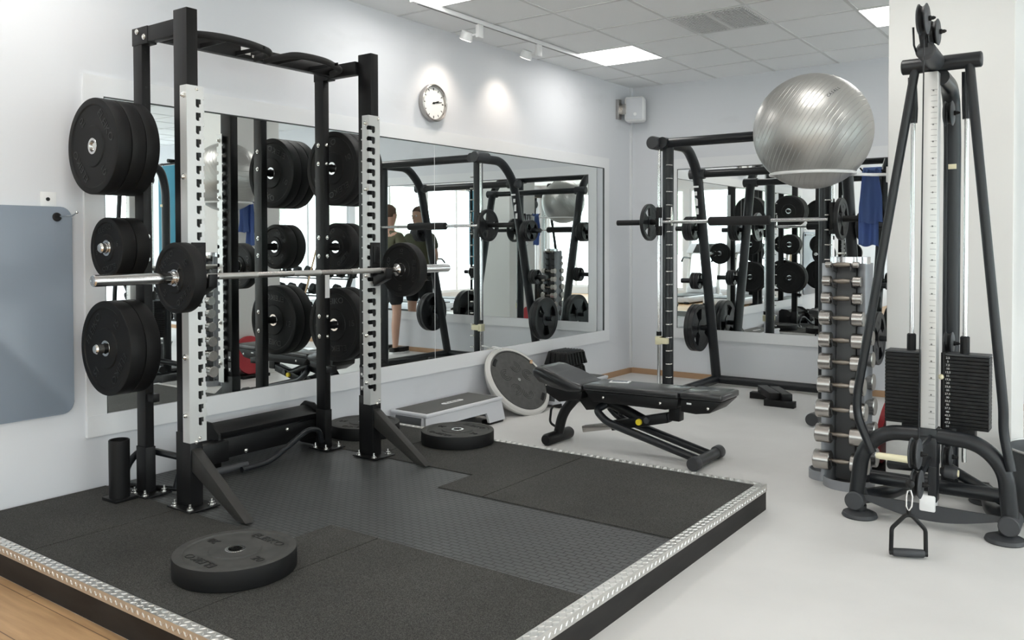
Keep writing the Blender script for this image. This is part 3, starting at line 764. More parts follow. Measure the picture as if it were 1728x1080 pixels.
jh = jhook(YL+0.044, 'black hook carrying the barbell on the near left upright')
jhook(YR+0.014, 'black hook carrying the barbell on the right upright')

# barbell
BX, BZ = 0.775, 1.202
bb = thing('barbell', 'steel olympic barbell racked across the two uprights', 'barbell', (BX, 2.933, BZ))
b = MB(); b.cyl((BX, 2.27, BZ), (BX, 3.61, BZ), 0.0145, 24); b.build('shaft', M_steel, bb)
b = MB()
for a, c in ((2.40, 2.62), (2.84, 3.02), (3.24, 3.46)): b.cyl((BX, a, BZ), (BX, c, BZ), 0.0149, 24)
b.each('knurling', mat('knurled_steel', (0.50, 0.49, 0.47), 0.5, 1.0), bb)
for sg in (-1, 1):
    e = 2.933+sg*1.125; i_ = 2.933+sg*0.69
    b = MB(); b.tube([(BX, e, BZ), (BX, e-sg*0.006, BZ), (BX, i_, BZ)], [0.0215, 0.025, 0.025], 32); b.build('sleeve', M_chrome, bb)
    b = MB(); b.tube([(BX, i_, BZ), (BX, i_-sg*0.03, BZ), (BX, i_-sg*0.04, BZ)], [0.036, 0.036, 0.02], 32); b.build('sleeve_collar', M_chrome, bb)
    b = MB(); b.torus((BX, e-sg*0.0005, BZ), 0.014, 0.0016, 'y', 24, 6); b.cyl((BX, e, BZ), (BX, e-sg*0.002+sg*0.002, BZ+0.0001), 0.004) if False else None
    b.build('end_ring', M_steel, bb)
plate(0.158, 0.062, '10', (BX, 2.176+0.062, BZ), RL, 'small bumper plate on the near left end of the racked barbell', 'plates loaded on the racked barbell', spin=0.7)
plate(0.158, 0.062, '10', (BX, 3.628+0.062, BZ), RL, 'small bumper plate on the far right end of the racked barbell', 'plates loaded on the racked barbell', spin=1.5)
def clamp(y, sg, label):
    t = thing('spring_collar', label, 'spring collar', (BX, y, BZ), group='spring collars on the barbell')
    pts = [Vector((BX+0.0285*math.cos(a), y+sg*0.0045*(a/(2*PI)), BZ+0.0285*math.sin(a))) for a in [k*PI/12 for k in range(0, 72)]]
    MB().tube(pts, 0.0022, 8).build('coil', M_chrome, t)
    d = -sg
    for a0, ln in ((0.5, 1), (-0.55, 1)):
        o0 = Vector((BX, y, BZ)); u = Vector((math.cos(a0), 0, math.sin(a0)))
        w = MB(); w.tube(fillet([o0+u*0.029, o0+u*0.06+Vector((0, sg*0.01, 0)), o0+u*0.095+Vector((0, sg*0.018, 0))], 0.01), 0.0022, 8); w.build('wire_arm', M_chrome, t)
        w = MB(); w.tube([o0+u*0.075+Vector((0, sg*0.013, 0)), o0+u*0.10+Vector((0, sg*0.02, 0))], 0.0055, 10); w.build('arm_grip', M_blk, t)
clamp(2.168, -1, 'wire spring collar against the near left barbell plate')
clamp(3.697, 1, 'wire spring collar outside the far right barbell plate')

# stub storage tube by the left wall
sb = thing('bar_holder', 'short upright black tube standing behind the rack near the wall', 'bar holder', (0.305, 2.18, PT))
MB().lathe([(0.0445, 0.012), (0.047, 0.012), (0.0475, 0.285), (0.045, 0.288), (0.041, 0.285), (0.040, 0.02)], 40, Mx((0.305, 2.175, PT))).build('tube', M_black, sb)
MB().box((0.245, 2.12, PT), (0.365, 2.235, PT+0.013), 0.001).build('foot_plate', M_black, sb)

# folded dip station + landmine beam lying between rear uprights (dark attachment stored at the wall)
fb = thing('folding_rack_attachment', 'black angled bench attachment stored between the rear uprights of the rack', 'rack attachment', (0.17, 3.0, PT))
b = MB(); b.beam((0.19, 2.76, 0.335), (0.19, 3.46, 0.335), 0.12, 0.035, (0.35, 0, 1), 0.004); b.build('flat_rail', M_black, fb)
b = MB(); b.beam((0.22, 2.72, 0.24), (0.22, 3.50, 0.24), 0.05, 0.11, (0, 0, 1), 0.004); b.build('lower_rail', M_black, fb)
b = MB()
for yy in (2.75, 3.47): b.prism([(0.08, PT+0.001), (0.08, 0.36), (0.12, 0.39), (0.20, 0.385), (0.28, 0.33), (0.28, PT+0.001)], yy-0.008, yy+0.008, 'y', 0.002)
b.each('end_bracket', M_black, fb)
b = MB(); b.box((0.24, 2.62, 0.19), (0.32, 2.78, 0.30), 0.006); b.build('hinge_block', M_black, fb)
b = MB(); b.tube(fillet([(0.25, 2.58, PT+0.03), (0.36, 2.62, PT+0.03), (0.36, 2.86, PT+0.03)], 0.04), 0.02, 12); b.build('roller', M_gun2, fb)
b = MB(); b.tube(fillet([(0.40, 2.80, PT+0.02), (0.40, 2.98, PT+0.025), (0.38, 3.27, 0.28), (0.36, 3.37, 0.26), (0.35, 3.40, PT+0.05)], 0.06), 0.0155, 12); b.build('bent_handle', M_gun, fb)
b = MB()
for p in ((0.29, 2.70, 0.26), (0.30, 2.90, 0.22), (0.28, 3.2, 0.28)): b.bolt(p, (1, 0, 0), 0.01)
b.each('bolt', M_zinc, fb)
dp = thing('dip_handles', 'pair of bent black tube handles behind the left uprights', 'dip handle', (0.2, 2.45, PT))
b = MB(); b.tube(fillet([(0.20, 2.25, PT+0.02), (0.19, 2.28, 0.26), (0.22, 2.34, 0.33), (0.40, 2.42, 0.30), (0.45, 2.44, 0.29)], 0.07), 0.017, 12); b.build('handle_tube', M_gun, dp)
b = MB(); b.tube(fillet([(0.42, 2.40, PT+0.02), (0.44, 2.42, 0.26), (0.40, 2.55, 0.32), (0.22, 2.62, 0.33)], 0.07), 0.016, 12); b.build('handle_tube', M_gun, dp)
b = MB(); b.tube([(0.16, 2.30, PT+0.014), (0.50, 2.44, PT+0.014)], 0.012, 10); b.build('foot_bar', M_black, dp)

# wall panel (blue-grey gym mat) at the left with hook
mt = thing('hanging_gym_mat', 'slate blue gym mat hanging on the left wall beside the mirror', 'gym mat', (0.012, 1.6, 1.0))
def rrect(y0, y1, z0, z1, r, n=6):
    P = []
    for cy, cz, a in ((y1-r, z1-r, 0), (y0+r, z1-r, PI/2), (y0+r, z0+r, PI), (y1-r, z0+r, 3*PI/2)):
        P += [(cy+r*math.cos(a+PI/2*k/n), cz+r*math.sin(a+PI/2*k/n)) for k in range(n+1)]
    return P
b = MB(); b.prism(rrect(1.15, 2.108, 0.525, 1.535, 0.055), 0.006, 0.020, 'x', 0.003); b.build('mat_sheet', M_gymmat, mt)
b = MB(); b.torus((0.021, 2.035, 1.485), 0.016, 0.006, 'x', 24, 8); b.build('eyelet', M_blk, mt)
hk = thing('wall_hook', 'thin chrome hook holding the corner of the blue mat', 'hook', (0.001, 2.035, 1.49))
b = MB(); b.tube(fillet([(0.006, 2.035, 1.487), (0.16, 2.037, 1.486), (0.20, 2.04, 1.503)], 0.015), 0.0045, 10); b.sphere((0.20, 2.04, 1.503), 0.0065, 12, 8); b.build('hook_wire', M_chrome, hk)
b = MB(); b.cyl((0.0, 2.035, 1.487), (0.024, 2.035, 1.487), 0.013); b.build('hook_base', M_blk, hk)
sw = thing('wall_plate', 'small white square plate with a screw above the blue mat', 'wall plate', (0.0, 2.0, 1.565))
b = MB(); b.box((0.0, 1.965, 1.535), (0.006, 2.04, 1.605), 0.001); b.build('plate', M_white, sw)
b = MB(); b.cyl((0.006, 2.0, 1.57), (0.010, 2.0, 1.57), 0.009); b.build('screw', M_blk, sw)

# ================================================================== STEP, BALANCE DOME, SECOND STEP
def step_board(name, label, x0, x1, y0, y1, h, logo=False, group='step boards'):
    t = thing(name, label, 'step board', ((x0+x1)/2, (y0+y1)/2, 0), group=group)
    # shell: sloping long sides with leg cut-outs
    ln = y1-y0; z1 = h-0.012
    for sx, xa_, xo in ((1, x1-0.03, x1+0.012), (-1, x0+0.03, x0-0.012)):
        b = MB()
        poly = [(y0-0.012, 0.02), (y0+0.20, 0.02), (y0+0.22, z1-0.088), (y1-0.20, z1-0.088), (y1-0.18, 0.02), (y1+0.012, 0.02), (y1-0.008, z1), (y0+0.008, z1)]
        A = []
        for yy, zz in poly:
            f = (zz-0.02)/(z1-0.02); xx = xo+(xa_-xo)*f*0.6
            A.append((xx, yy, zz))
        va = [b.bm.verts.new(p) for p in A]; vb = [b.bm.verts.new((p[0]-sx*0.02, p[1], p[2])) for p in A]
        n = len(A)
        b.bm.faces.new(va); b.bm.faces.new(vb[::-1])
        for i in range(n): b.bm.faces.new((va[i], va[(i+1) % n], vb[(i+1) % n], vb[i]))
        b.build('side_wall', M_stepgrey, t)
    for ya_, yo, s_ in ((y0+0.008, y0-0.012, 1), (y1-0.008, y1+0.012, -1)):
        b = MB(); b.prism([(yo, 0.02), (ya_, z1), (ya_+s_*0.02, z1), (yo+s_*0.02, 0.02)], x0+0.01, x1-0.01, 'x', 0.002); b.build('end_wall', M_stepgrey, t)
        b = MB(); b.prism([(yo-s_*0.0035+s_*0.006, 0.05), (ya_-s_*0.0045-s_*0.001, z1-0.022), (ya_+s_*0.004, z1-0.022), (yo+s_*0.012, 0.05)], x0+0.05, x1-0.05, 'x', 0.001); b.build('end_insert', M_binside, t)
    MB().box((x0-0.001, y0+0.0, h-0.03), (x1+0.001, y1, h-0.004), 0.010, 3).build('deck', M_stepgrey, t)
    MB().box((x0+0.022, y0+0.03, h-0.008), (x1-0.022, y1-0.03, h), 0.003).build('top_mat', M_steptop, t)
    b = MB()
    for xx in (x0+0.0, x1-0.075):
        for yy in (y0-0.01, y1-0.17): b.box((xx, yy, 0.0), (xx+0.075, yy+0.18, 0.03), 0.006)
    b.each('rubber_foot', M_blk, t)
    if logo:
        cx, cy = (x0+x1)/2+0.01, (y0+y1)/2+0.03
        B = basis((cx, cy, h+0.0012), (0, 1, 0), (-1, 0, 0), (0, 0, 1))
        P = [(-0.12, 0), (-0.10, 0.022), (0.10, 0.022), (0.12, 0), (0.10, -0.022), (-0.10, -0.022)]
        b = MB(); b.prism(P, -0.001, 0.0002, 'z', M=B); b.build('logo_plate', M_strip, t, smooth=0)
        text_bm('Reebok', 0.042, 0.0006, B @ Matrix.Translation((0, 0, 0.0008)), squash=(1.2, 0.9)).build('logo_lettering', M_steptop, t, smooth=0)
    return t
step_board('step_board', 'grey aerobic step with charcoal top on the floor beyond the platform', 0.035, 0.375, 4.30, 5.17, 0.195, True)
step_board('step_board', 'grey step board against the wall under the black risers, behind the bench', 0.06, 0.45, 5.86, 6.66, 0.175)
# stacked black step risers
def riser(z, label, first=None, y=6.28):
    X0 = 0.24
    if first: return dup(first, (X0, y, z), label=label)
    t = thing('step_riser', label, 'step riser', (X0, y, z), group='black step risers stacked on the step board')
    b = MB()
    def ring(hx, hy, zz): return [b.bm.verts.new((X0+sx*hx, y+sy*hy, z+zz)) for sx, sy in ((-1, -1), (1, -1), (1, 1), (-1, 1))]
    R_ = [ring(0.125, 0.165, 0), ring(0.098, 0.138, 0.118)]
    for i in range(4): b.bm.faces.new((R_[0][i], R_[0][(i+1) % 4], R_[1][(i+1) % 4], R_[1][i]))
    b.bm.faces.new(R_[0][::-1]); b.bm.faces.new(R_[1]); b._bev(R_[0]+R_[1], 0.008, 2)
    b.build('riser_body', M_blk, t)
    b = MB()
    for k in range(6):
        yy = y-0.12+k*0.048
        b.prism([(X0+0.126, z+0.006), (X0+0.132, z+0.006), (X0+0.110, z+0.104), (X0+0.104, z+0.104)], yy-0.012, yy+0.012, 'y')
    for k in range(4):
        xx = X0-0.075+k*0.05
        b.prism([(y-0.166, z+0.006), (y-0.172, z+0.006), (y-0.150, z+0.104), (y-0.144, z+0.104)], xx-0.012, xx+0.012, 'x')
    b.each('riser_rib', M_black, t)
    b = MB()
    for k in range(6): b.box((X0-0.075+k*0.03-0.005, y-0.12, z+0.118), (X0-0.075+k*0.03+0.005, y+0.12, z+0.124), 0.002)
    b.each('top_ridge', M_gun2, t)
    return t
r0 = riser(0.176, 'black plastic step riser, lower of the stack by the wall')
riser(0.302, 'black plastic step riser on top of the stack by the wall', r0)

# balance dome leaning on the wall
az, el = -0.139, 0.66
nrm = Vector((math.cos(el)*math.cos(az), math.cos(el)*math.sin(az), math.sin(el)))
cB = Vector((0.245, 5.555, 0.252))
bs = thing('balance_dome', 'round balance trainer with dark disc and pale rim leaning against the wall', 'balance trainer', (cB.x, cB.y, 0.0))
Mb = nrm.to_track_quat('Z', 'Y').to_matrix().to_4x4(); Mb.translation = cB
MB().lathe([(0, 0.0), (0.268, 0.0), (0.274, 0.006), (0.274, 0.012), (0.266, 0.014), (0.262, 0.008), (0, 0.008)], 72, Mb, closed=False).build('disc', M_bosudisc, bs)
MB().lathe([(0.270, 0.004), (0.280, 0.012), (0.300, 0.008), (0.315, -0.008), (0.314, -0.022), (0.300, -0.034), (0.27, -0.03)], 72, Mb).build('rim', M_bosurim, bs)
MB().lathe([(0.302, -0.028), (0.290, -0.06), (0.24, -0.115), (0.15, -0.150), (0, -0.160)], 64, Mb, closed=False).build('dome', M_bosurim, bs)
b = MB(); b.cyl(Mb @ Vector((0, 0, 0.008)), Mb @ Vector((0, 0, 0.013)), 0.014); b.build('valve_plug', M_zinc, bs)
for a in (2.3, 2.3+PI):
    b = MB(); P = [(0.232*math.cos(a+t), 0.232*math.sin(a+t)) for t in (-0.16, -0.08, 0, 0.08, 0.16)]+[(0.258*math.cos(a+t), 0.258*math.sin(a+t)) for t in (0.16, 0.08, 0, -0.08, -0.16)]
    b.prism(P, 0.0082, 0.0125, 'z', M=Mb); b.build('grip_slot', M_blk, bs)
b = MB()
for k, (qx, qy) in enumerate(((0.12, 0.03), (-0.11, 0.06), (0.02, -0.13), (0.03, 0.12), (-0.08, -0.08))):
    for rr in (0.018, 0.034, 0.05): b.torus((qx, qy, 0.0085), rr, 0.0014, 'z', 28, 6, arc=(k, k+4.7), M=Mb)
b.each('swirl_relief', M_blk, bs)
b = MB(); b.tube(fillet([cB+Vector((-0.185, -0.02, 0.238)), cB+Vector((-0.205, -0.085, 0.262)), cB+Vector((-0.165, -0.10, 0.268)), cB+Vector((-0.165, -0.01, 0.246))], 0.03), 0.006, 8); b.build('carry_loop', M_white, bs)
b = MB(); b.cyl(Mb @ Vector((0.225, 0.125, 0.010)), Mb @ Vector((0.235, 0.150, 0.022)), 0.012); b.build('tan_tab', M_woodstick, bs)

# ================================================================== WEIGHT BENCH
bn = thing('weight_bench', 'black adjustable weight bench standing beyond the platform', 'weight bench', (1.6, 4.86, 0))
Y0b, Y1b = 4.72, 5.0
def pad(pts, th, name, bev=0.02):
    """pts: (x,z) along the top, swept across y"""
    b = MB(); low = [(x, z-th) for x, z in reversed(pts)]
    b.prism(pts+low, Y0b, Y1b, 'y', bev, seg=3); b.build(name, M_vinyl, bn, smooth=50)
# seat with upturned nose
b = MB()
prof = [(0.955, 0.500), (0.985, 0.525), (1.05, 0.522), (1.15, 0.490), (1.28, 0.445), (1.345, 0.430), (1.345, 0.385), (1.24, 0.375), (1.10, 0.395), (1.02, 0.425), (0.965, 0.455)]
b.prism(prof, Y0b-0.01, Y1b+0.01, 'y', 0.018, seg=3)
b.build('seat_pad', M_vinyl, bn, smooth=60)
b = MB(); b.prism([(1.05, 0.40), (1.34, 0.385), (1.33, 0.335), (1.16, 0.30), (1.06, 0.35)], Y0b+0.015, Y1b-0.015, 'y', 0.006); b.build('seat_shell', M_blk, bn)
pad([(1.352, 0.438), (2.02, 0.452)], 0.040, 'back_pad', 0.012)
b = MB(); b.prism([(1.36, 0.396), (2.02, 0.410), (2.01, 0.352), (1.93, 0.334), (1.42, 0.330)], Y0b+0.012, Y1b-0.012, 'y', 0.006); b.build('back_shell', M_blk, bn)
pad([(2.032, 0.456), (2.30, 0.462)], 0.042, 'head_pad', 0.012)
b = MB(); b.prism([(2.035, 0.412), (2.295, 0.418), (2.22, 0.345), (2.13, 0.330), (2.035, 0.335)], Y0b+0.012, Y1b-0.012, 'y', 0.006); b.build('head_shell', M_blk, bn)
b = MB()
for xx, zz in ((1.50, 0.365), (1.90, 0.372), (2.21, 0.372)): b.bolt((xx, Y0b+0.012, zz), (0, -1, 0), 0.008)
b.each('shell_bolt', M_zinc, bn)
b = MB(); b.box((2.075, Y0b+0.009, 0.385), (2.105, Y0b+0.0125, 0.395)); b.build('maker_tag', M_paper, bn, smooth=0)
# front leg arch
yc = 4.86
arch = fillet([(1.075, yc, 0.05), (1.11, yc, 0.20), (1.24, yc, 0.345), (1.38, yc, 0.335), (1.52, yc, 0.30), (1.72, yc, 0.225)], [0, 0.1, 0.14, 0.1, 0.1, 0], 8)
MB().tube(arch, 0.034, 18).build('frame_arch', M_black, bn)
b = MB(); b.tube([(1.075, 4.70, 0.04), (1.075, 4.715, 0.04), (1.075, 5.00, 0.04), (1.075, 5.015, 0.04)], [0.032, 0.04, 0.04, 0.032], 20); b.build('front_foot', M_black, bn)
b = MB(); b.tube(fillet([(1.10, yc-0.0, 0.255), (1.02, yc, 0.235), (1.005, yc, 0.12), (1.07, yc, 0.095)], 0.03), 0.0085, 10); b.build('carry_handle', M_black, bn)
b = MB(); b.prism([(1.20, 0.38), (1.46, 0.40), (1.44, 0.27), (1.32, 0.25)], yc-0.04, yc+0.04, 'y', 0.004); b.build('pivot_bracket', M_black, bn)
for yy in (4.775, 4.945):
    b = MB(); b.tube(fillet([(1.46, yc+(yy-yc)*0.3, 0.30), (1.42, yy, 0.27), (1.50, yy, 0.20), (2.13, yy, 0.05)], 0.06, 8), 0.025, 16); b.build('rear_leg_tube', M_gun, bn)
b = MB(); b.tube([(2.14, 4.68, 0.042), (2.14, 5.08, 0.042)], 0.033, 24); b.build('rear_foot', M_gun, bn)
for ya_, yb_ in ((4.665, 4.735), (5.02, 5.09)):
    b = MB(); b.tube([(2.14, ya_, 0.042), (2.14, ya_+0.01, 0.042), (2.14, yb_-0.01, 0.042), (2.14, yb_, 0.042)], [0.036, 0.041, 0.041, 0.036], 24); b.build('rear_foot_cap', M_gun2, bn)
# adjustment link
b = MB(); b.beam((1.50, yc, 0.165), (1.90, yc, 0.265), 0.07, 0.062, (0, 0, 1), 0.006); b.build('adjustment_sleeve', M_black, bn)
b = MB(); b.beam((1.90, yc, 0.265), (1.955, yc, 0.279), 0.05, 0.045, (0, 0, 1), 0.003); b.build('adjustment_tube', M_gun2, bn)
b = MB(); b.beam((1.28, yc, 0.115), (1.52, yc, 0.168), 0.05, 0.042, (0, 0, 1), 0.003); b.build('chrome_tube', M_steel, bn, label='bare steel adjustment tube')
b = MB(); b.box((1.91, yc-0.035, 0.25), (1.985, yc+0.035, 0.345), 0.008); b.build('head_bracket', M_black, bn)
b = MB(); b.cyl((1.56, yc-0.01, 0.33), (1.56, yc-0.01, 0.24), 0.013); b.build('strut', M_black, bn)
b = MB(); b.lathe([(0, 0), (0.019, 0), (0.021, 0.004), (0.019, 0.018), (0, 0.020)], 24, basis((1.71, yc-0.035, 0.218), (1, 0, 0), (0, 0, 1), (0, -1, 0)), closed=False); b.build('yellow_knob', M_yellow, bn)
b = MB(); b.cyl((1.765, yc-0.035, 0.235), (1.765, yc-0.05, 0.235), 0.02); b.build('knob_collar', M_gun2, bn)
# phone on the bench
ph = thing('smartphone', 'white-framed smartphone lying on the bench pad', 'phone', (1.53, 4.90, 0.4425))
Mp = Mx((1.53, 4.90, 0.4425), (0, -0.021, 0.28))
MB().box((-0.068, -0.034, 0), (0.068, 0.034, 0.0075), 0.003, 2, Mp).build('case', M_white, ph)
MB().box((-0.052, -0.029, 0.0077), (0.052, 0.029, 0.0082), 0.0, 1, Mp).build('screen', mat('grey_screen', (0.25, 0.27, 0.30), 0.15), ph)

# ================================================================== SMITH MACHINE
def iron_plate_mesh(R, t, name='rubber_iron_plate'):
    key = ('iron', R, t)
    return key
def iron_plate(R, t, loc, rot, label, group, spin=0.0):
    key = ('iron', R, t)
    rt = (Euler(rot).to_matrix().to_4x4() @ Matrix.Rotation(spin, 4, 'Z')).to_euler()
    if key in PROTO:
        return dup(PROTO[key], loc, rt, label, group)
    o = thing('weight_plate', label, 'weight plate', loc, rt, group=group, local=True)
    c = 0.004
    MB().lathe([(0.80*R, 0.003), (R-c, 0.0), (R, c), (R, t-c), (R-c, t), (0.80*R, t-0.003)], 64).build('rim', M_iron, o)
    MB().lathe([(0.026, 0.0), (0.34*R, 0.0), (0.34*R, t), (0.026, t)], 40).build('hub', M_iron, o)
    for k in range(3):
        a0 = k*2*PI/3; sp_ = math.radians(38); P = []
        for i in range(9): a = a0-sp_+2*sp_*i/8; P.append((0.32*R*math.cos(a), 0.32*R*math.sin(a)))
        for i in range(9): a = a0+sp_-2*sp_*i/8; P.append((0.82*R*math.cos(a), 0.82*R*math.sin(a)))
        MB().prism(P, 0.005, t-0.005, 'z').build('web', M_iron, o)
    if R > 0.12:
        for k in range(3):
            text_bm('20' if R > 0.2 else '10', 0.045*R/0.2, 0.002, Matrix.Rotation(k*2*PI/3, 4, 'Z') @ Matrix.Translation((0.58*R, 0, t-0.005)) @ Matrix.Rotation(-PI/2, 4, 'Z')).build('raised_number', M_gun2, o, smooth=0)
    PROTO[key] = o
    return o
sm = thing('smith_machine', 'large charcoal smith machine in front of the far wall mirror', 'smith machine', (1.69, 7.0, 0))
XL, XR = 1.04, 2.345
for side, X, o in ((0, XL, -1), (1, XR, 1)):
    MB().tube([(X, 6.64, 0.05), (X, 6.64, 2.17)], 0.047, 20).build('front_post', M_gun, sm)
    MB().tube(fillet([(X, 6.52, 2.20), (X, 7.02, 2.20), (X, 7.235, 2.02), (X-0.0, 7.70, 0.07)], [0, 0.1, 0.28, 0], 12), 0.045, 20).build('rear_leg', M_gun, sm)
    MB().tube([(X, 6.34, 0.055), (X, 7.70, 0.055)], 0.042, 20).build('base_side_tube', M_gun, sm)
    MB().tube([(X, 6.315, 0.055), (X, 6.36, 0.055)], 0.0465, 24).build('foot_cap', M_gun2, sm)
    rx = X+o*0.065
    MB().cyl((rx, 6.60, 0.10), (rx, 6.60, 2.17), 0.0135, 18).build('guide_rod', M_chrome, sm)
    MB().box((min(rx, X)-0.02, 6.575, 0.085), (max(rx, X)+0.02, 6.66, 0.115), 0.004).build('rod_foot', M_gun, sm)
    b = MB()
    for k in range(17):
        z = 0.22+k*0.112
        b.tube(fillet([(X+0.01, 6.60, z), (X+0.018, 6.565, z), (X+0.045, 6.565, z), (X+0.050, 6.61, z)], 0.012, 3), 0.0055, 8)
    b.each('catch_peg', M_zinc, sm)
    b = MB(); b.box((rx-0.022, 6.57, 0.49), (rx+0.022, 6.63, 0.56), 0.004); b.build('safety_stop', M_cream, sm, label='cream safety stop')
    b = MB(); b.box((min(rx, X), 6.56, 0.50), (max(rx, X)+0.03, 6.60, 0.55), 0.004); b.build('stop_arm', M_cream, sm, label='cream stop arm')
    b = MB(); b.cyl((rx, 6.60, 0.565), (rx, 6.60, 0.60), 0.022); b.build('rubber_buffer', M_blk, sm)
    # carriage bearings
    for za, zb in ((1.42, 1.50), (1.57, 1.66)):
        b = MB(); b.cyl((rx, 6.60, za), (rx, 6.60, zb), 0.026); b.build('bearing', M_blk, sm)
    b = MB(); b.box((rx-0.012, 6.56, 1.45), (rx+0.012, 6.575, 1.63), 0.004); b.build('bearing_link', M_blk, sm)
    b = MB(); b.cyl((rx+o*0.02, 6.60, 1.533), (rx+o*0.40, 6.60, 1.533), 0.0235, 20); b.build('bar_sleeve', M_blk, sm)
    b = MB(); b.prism([(6.585, 1.50), (6.61, 1.50), (6.62, 1.56), (6.60, 1.66), (6.59, 1.66), (6.58, 1.56)], X+0.05, X+0.058, 'x', 0.002); b.build('catch_hook', M_zinc, sm)
    # plate horns
    for z, r in ((1.49, 0.026), (1.0, 0.026), (0.55, 0.026)):
        y = 7.235+(2.02-z)*(7.70-7.235)/(2.02-0.07)
        b = MB(); b.cyl((X+o*0.02, y, z), (X+o*0.26, y, z), 0.0235, 18); b.build('plate_horn', M_gun, sm)
    # feature sticker
    z0, z1 = 1.66, 1.90
    if side == 0:
        b = MB()
        for zc, hh in ((1.865, 0.008), (1.805, 0.018), (1.73, 0.036), (1.645, 0.028)):
            yy = 7.235+(2.02-zc)*0.2385
            b.box((X-0.022 if zc < 1.86 else X-0.035, yy-0.052, zc-hh), (X+0.0+0.0 if zc < 1.86 else X+0.02, yy-0.046, zc+hh))
        b.each('pictogram_sticker', M_strip, sm, smooth=0)
MB().tube([(XL-0.06, 6.60, 2.20), (XR+0.06, 6.60, 2.20)], 0.040, 20).build('top_cross_tube', M_gun, sm)
for X in (XL-0.075, XR+0.075):
    b = MB(); b.tube([(X, 6.48, 2.20), (X, 6.49, 2.20), (X, 6.68, 2.20)], [0.05, 0.056, 0.056], 28); b.build('corner_joint', M_gun2, sm)
MB().tube([(XL-0.06, 7.245, 1.98), (XR+0.06, 7.245, 1.98)], 0.034, 20).build('rear_cross_tube', M_gun, sm)
for X in (XL, XR):
    b = MB(); b.tube([(X-0.075, 7.245, 1.98), (X-0.07, 7.245, 1.98), (X+0.07, 7.245, 1.98), (X+0.075, 7.245, 1.98)], [0.036, 0.046, 0.046, 0.036], 24); b.build('cross_joint', M_gun2, sm)
MB().tube([(XL-0.04, 7.71, 0.055), (XR+0.04, 7.71, 0.055)], 0.040, 20).build('base_rear_tube', M_gun, sm)
MB().cyl((XL-0.03, 6.60, 1.533), (XR+0.03, 6.60, 1.533), 0.0145, 20).build('bar', M_chrome, sm)
b = MB(); b.tube([(1.425, 6.60, 1.533), (1.432, 6.60, 1.533), (1.928, 6.60, 1.533), (1.935, 6.60, 1.533)], [0.030, 0.037, 0.037, 0.030], 24); b.build('bar_pad', M_foam, sm)
GL = (0, PI/2, 0)
gS = 'plates on the smith machine'
def ip(R, t, x, y, z, label, spin=0.0): iron_plate(R, t, (x, y, z), GL, label, gS, spin)
ip(0.158, 0.032, 0.87, 6.60, 1.533, 'plate on the left end of the smith machine bar', 0.5)
ip(0.158, 0.032, 2.455, 6.60, 1.533, 'plate on the right end of the smith machine bar', 0.9)
def ly(z): return 7.235+(2.02-z)*0.2385
ip(0.225, 0.042, 0.895, ly(.55), 0.55, 'inner large plate low on the left rear leg of the smith machine', 0.3)
ip(0.225, 0.042, 0.852, ly(.55), 0.55, 'outer large plate low on the left rear leg of the smith machine', 1.0)
ip(0.225, 0.042, 2.448, ly(.55), 0.55, 'inner large plate low on the right rear leg of the smith machine', 0.3)
ip(0.225, 0.042, 2.491, ly(.55), 0.55, 'outer large plate low on the right rear leg of the smith machine', 1.3)
for k in range(3):
    ip(0.078, 0.026, 0.945-0.027*k, ly(1.0), 1.0, '%s small plate at mid height on the left rear leg of the smith machine' % ('inner', 'middle', 'outer')[k], k)
    ip(0.112, 0.030, 0.945-0.031*k, ly(1.49), 1.49, '%s medium plate high on the left rear leg of the smith machine' % ('inner', 'middle', 'outer')[k], k*0.5)
    ip(0.112, 0.030, 2.41+0.031*k, ly(1.49), 1.49, '%s medium plate high on the right rear leg of the smith machine' % ('inner', 'middle', 'outer')[k], k*0.5)
    ip(0.078, 0.026, 2.41+0.027*k, ly(1.0), 1.0, '%s small plate at mid height on the right rear leg of the smith machine' % ('inner', 'middle', 'outer')[k], k)
# toe block stand on the floor in the smith machine
tb = thing('calf_block', 'low black wooden calf block on the floor by the smith machine', 'foot block', (1.74, 7.13, 0))
Mt = Mx((1.74, 7.13, 0), (0, 0, 0.0))
b = MB(); b.box((1.55, 7.20, 0.0), (1.80, 7.27, 0.055), 0.004); b.build('support', M_blk, tb)
b = MB(); b.box((1.77, 6.93, 0.0), (2.02, 7.00, 0.055), 0.004); b.build('support', M_blk, tb)
b = MB(); b.beam((1.64, 7.27, 0.085), (1.86, 6.94, 0.085), 0.085, 0.06, (0, 0, 1), 0.006); b.build('step_beam', M_blk, tb)
b = MB(); b.beam((1.745, 7.27, 0.085), (1.965, 6.94, 0.085), 0.085, 0.06, (0, 0, 1), 0.006); b.build('step_beam', M_blk, tb)

# ================================================================== DUMBBELL TOWER
TX, TY = 2.945, 4.94
tw_ = thing('dumbbell_tower', 'tall grey dumbbell tower with a chrome cap beside the white pillar', 'dumbbell rack', (TX, TY, 0))
M_tgrey = mat('tower_grey_sheet', (0.30, 0.31, 0.33), 0.4, 0.4)
M_tdark = mat('tower_dark_sheet', (0.075, 0.075, 0.078), 0.45)
b = MB(); b.box((TX-0.055, TY-0.03, 0.03), (TX+0.055, TY+0.03, 1.235), 0.008); b.build('core_sheet', M_tdark, tw_)
for sx in (-1, 1):
    b = MB(); P = []
    cx = TX+sx*0.115
    n = 12
    for i in range(n+1): a = -PI/2*0.95+PI*0.95*i/n; P.append((cx-sx*0.06*math.cos(a)+sx*0.005, TY+0.085*math.sin(a)))
    Q = [(x-sx*0.004, y) for x, y in reversed(P)]
    b.prism(P+Q, 0.02, 1.24, 'z'); b.build('curved_side_sheet', M_tgrey, tw_)
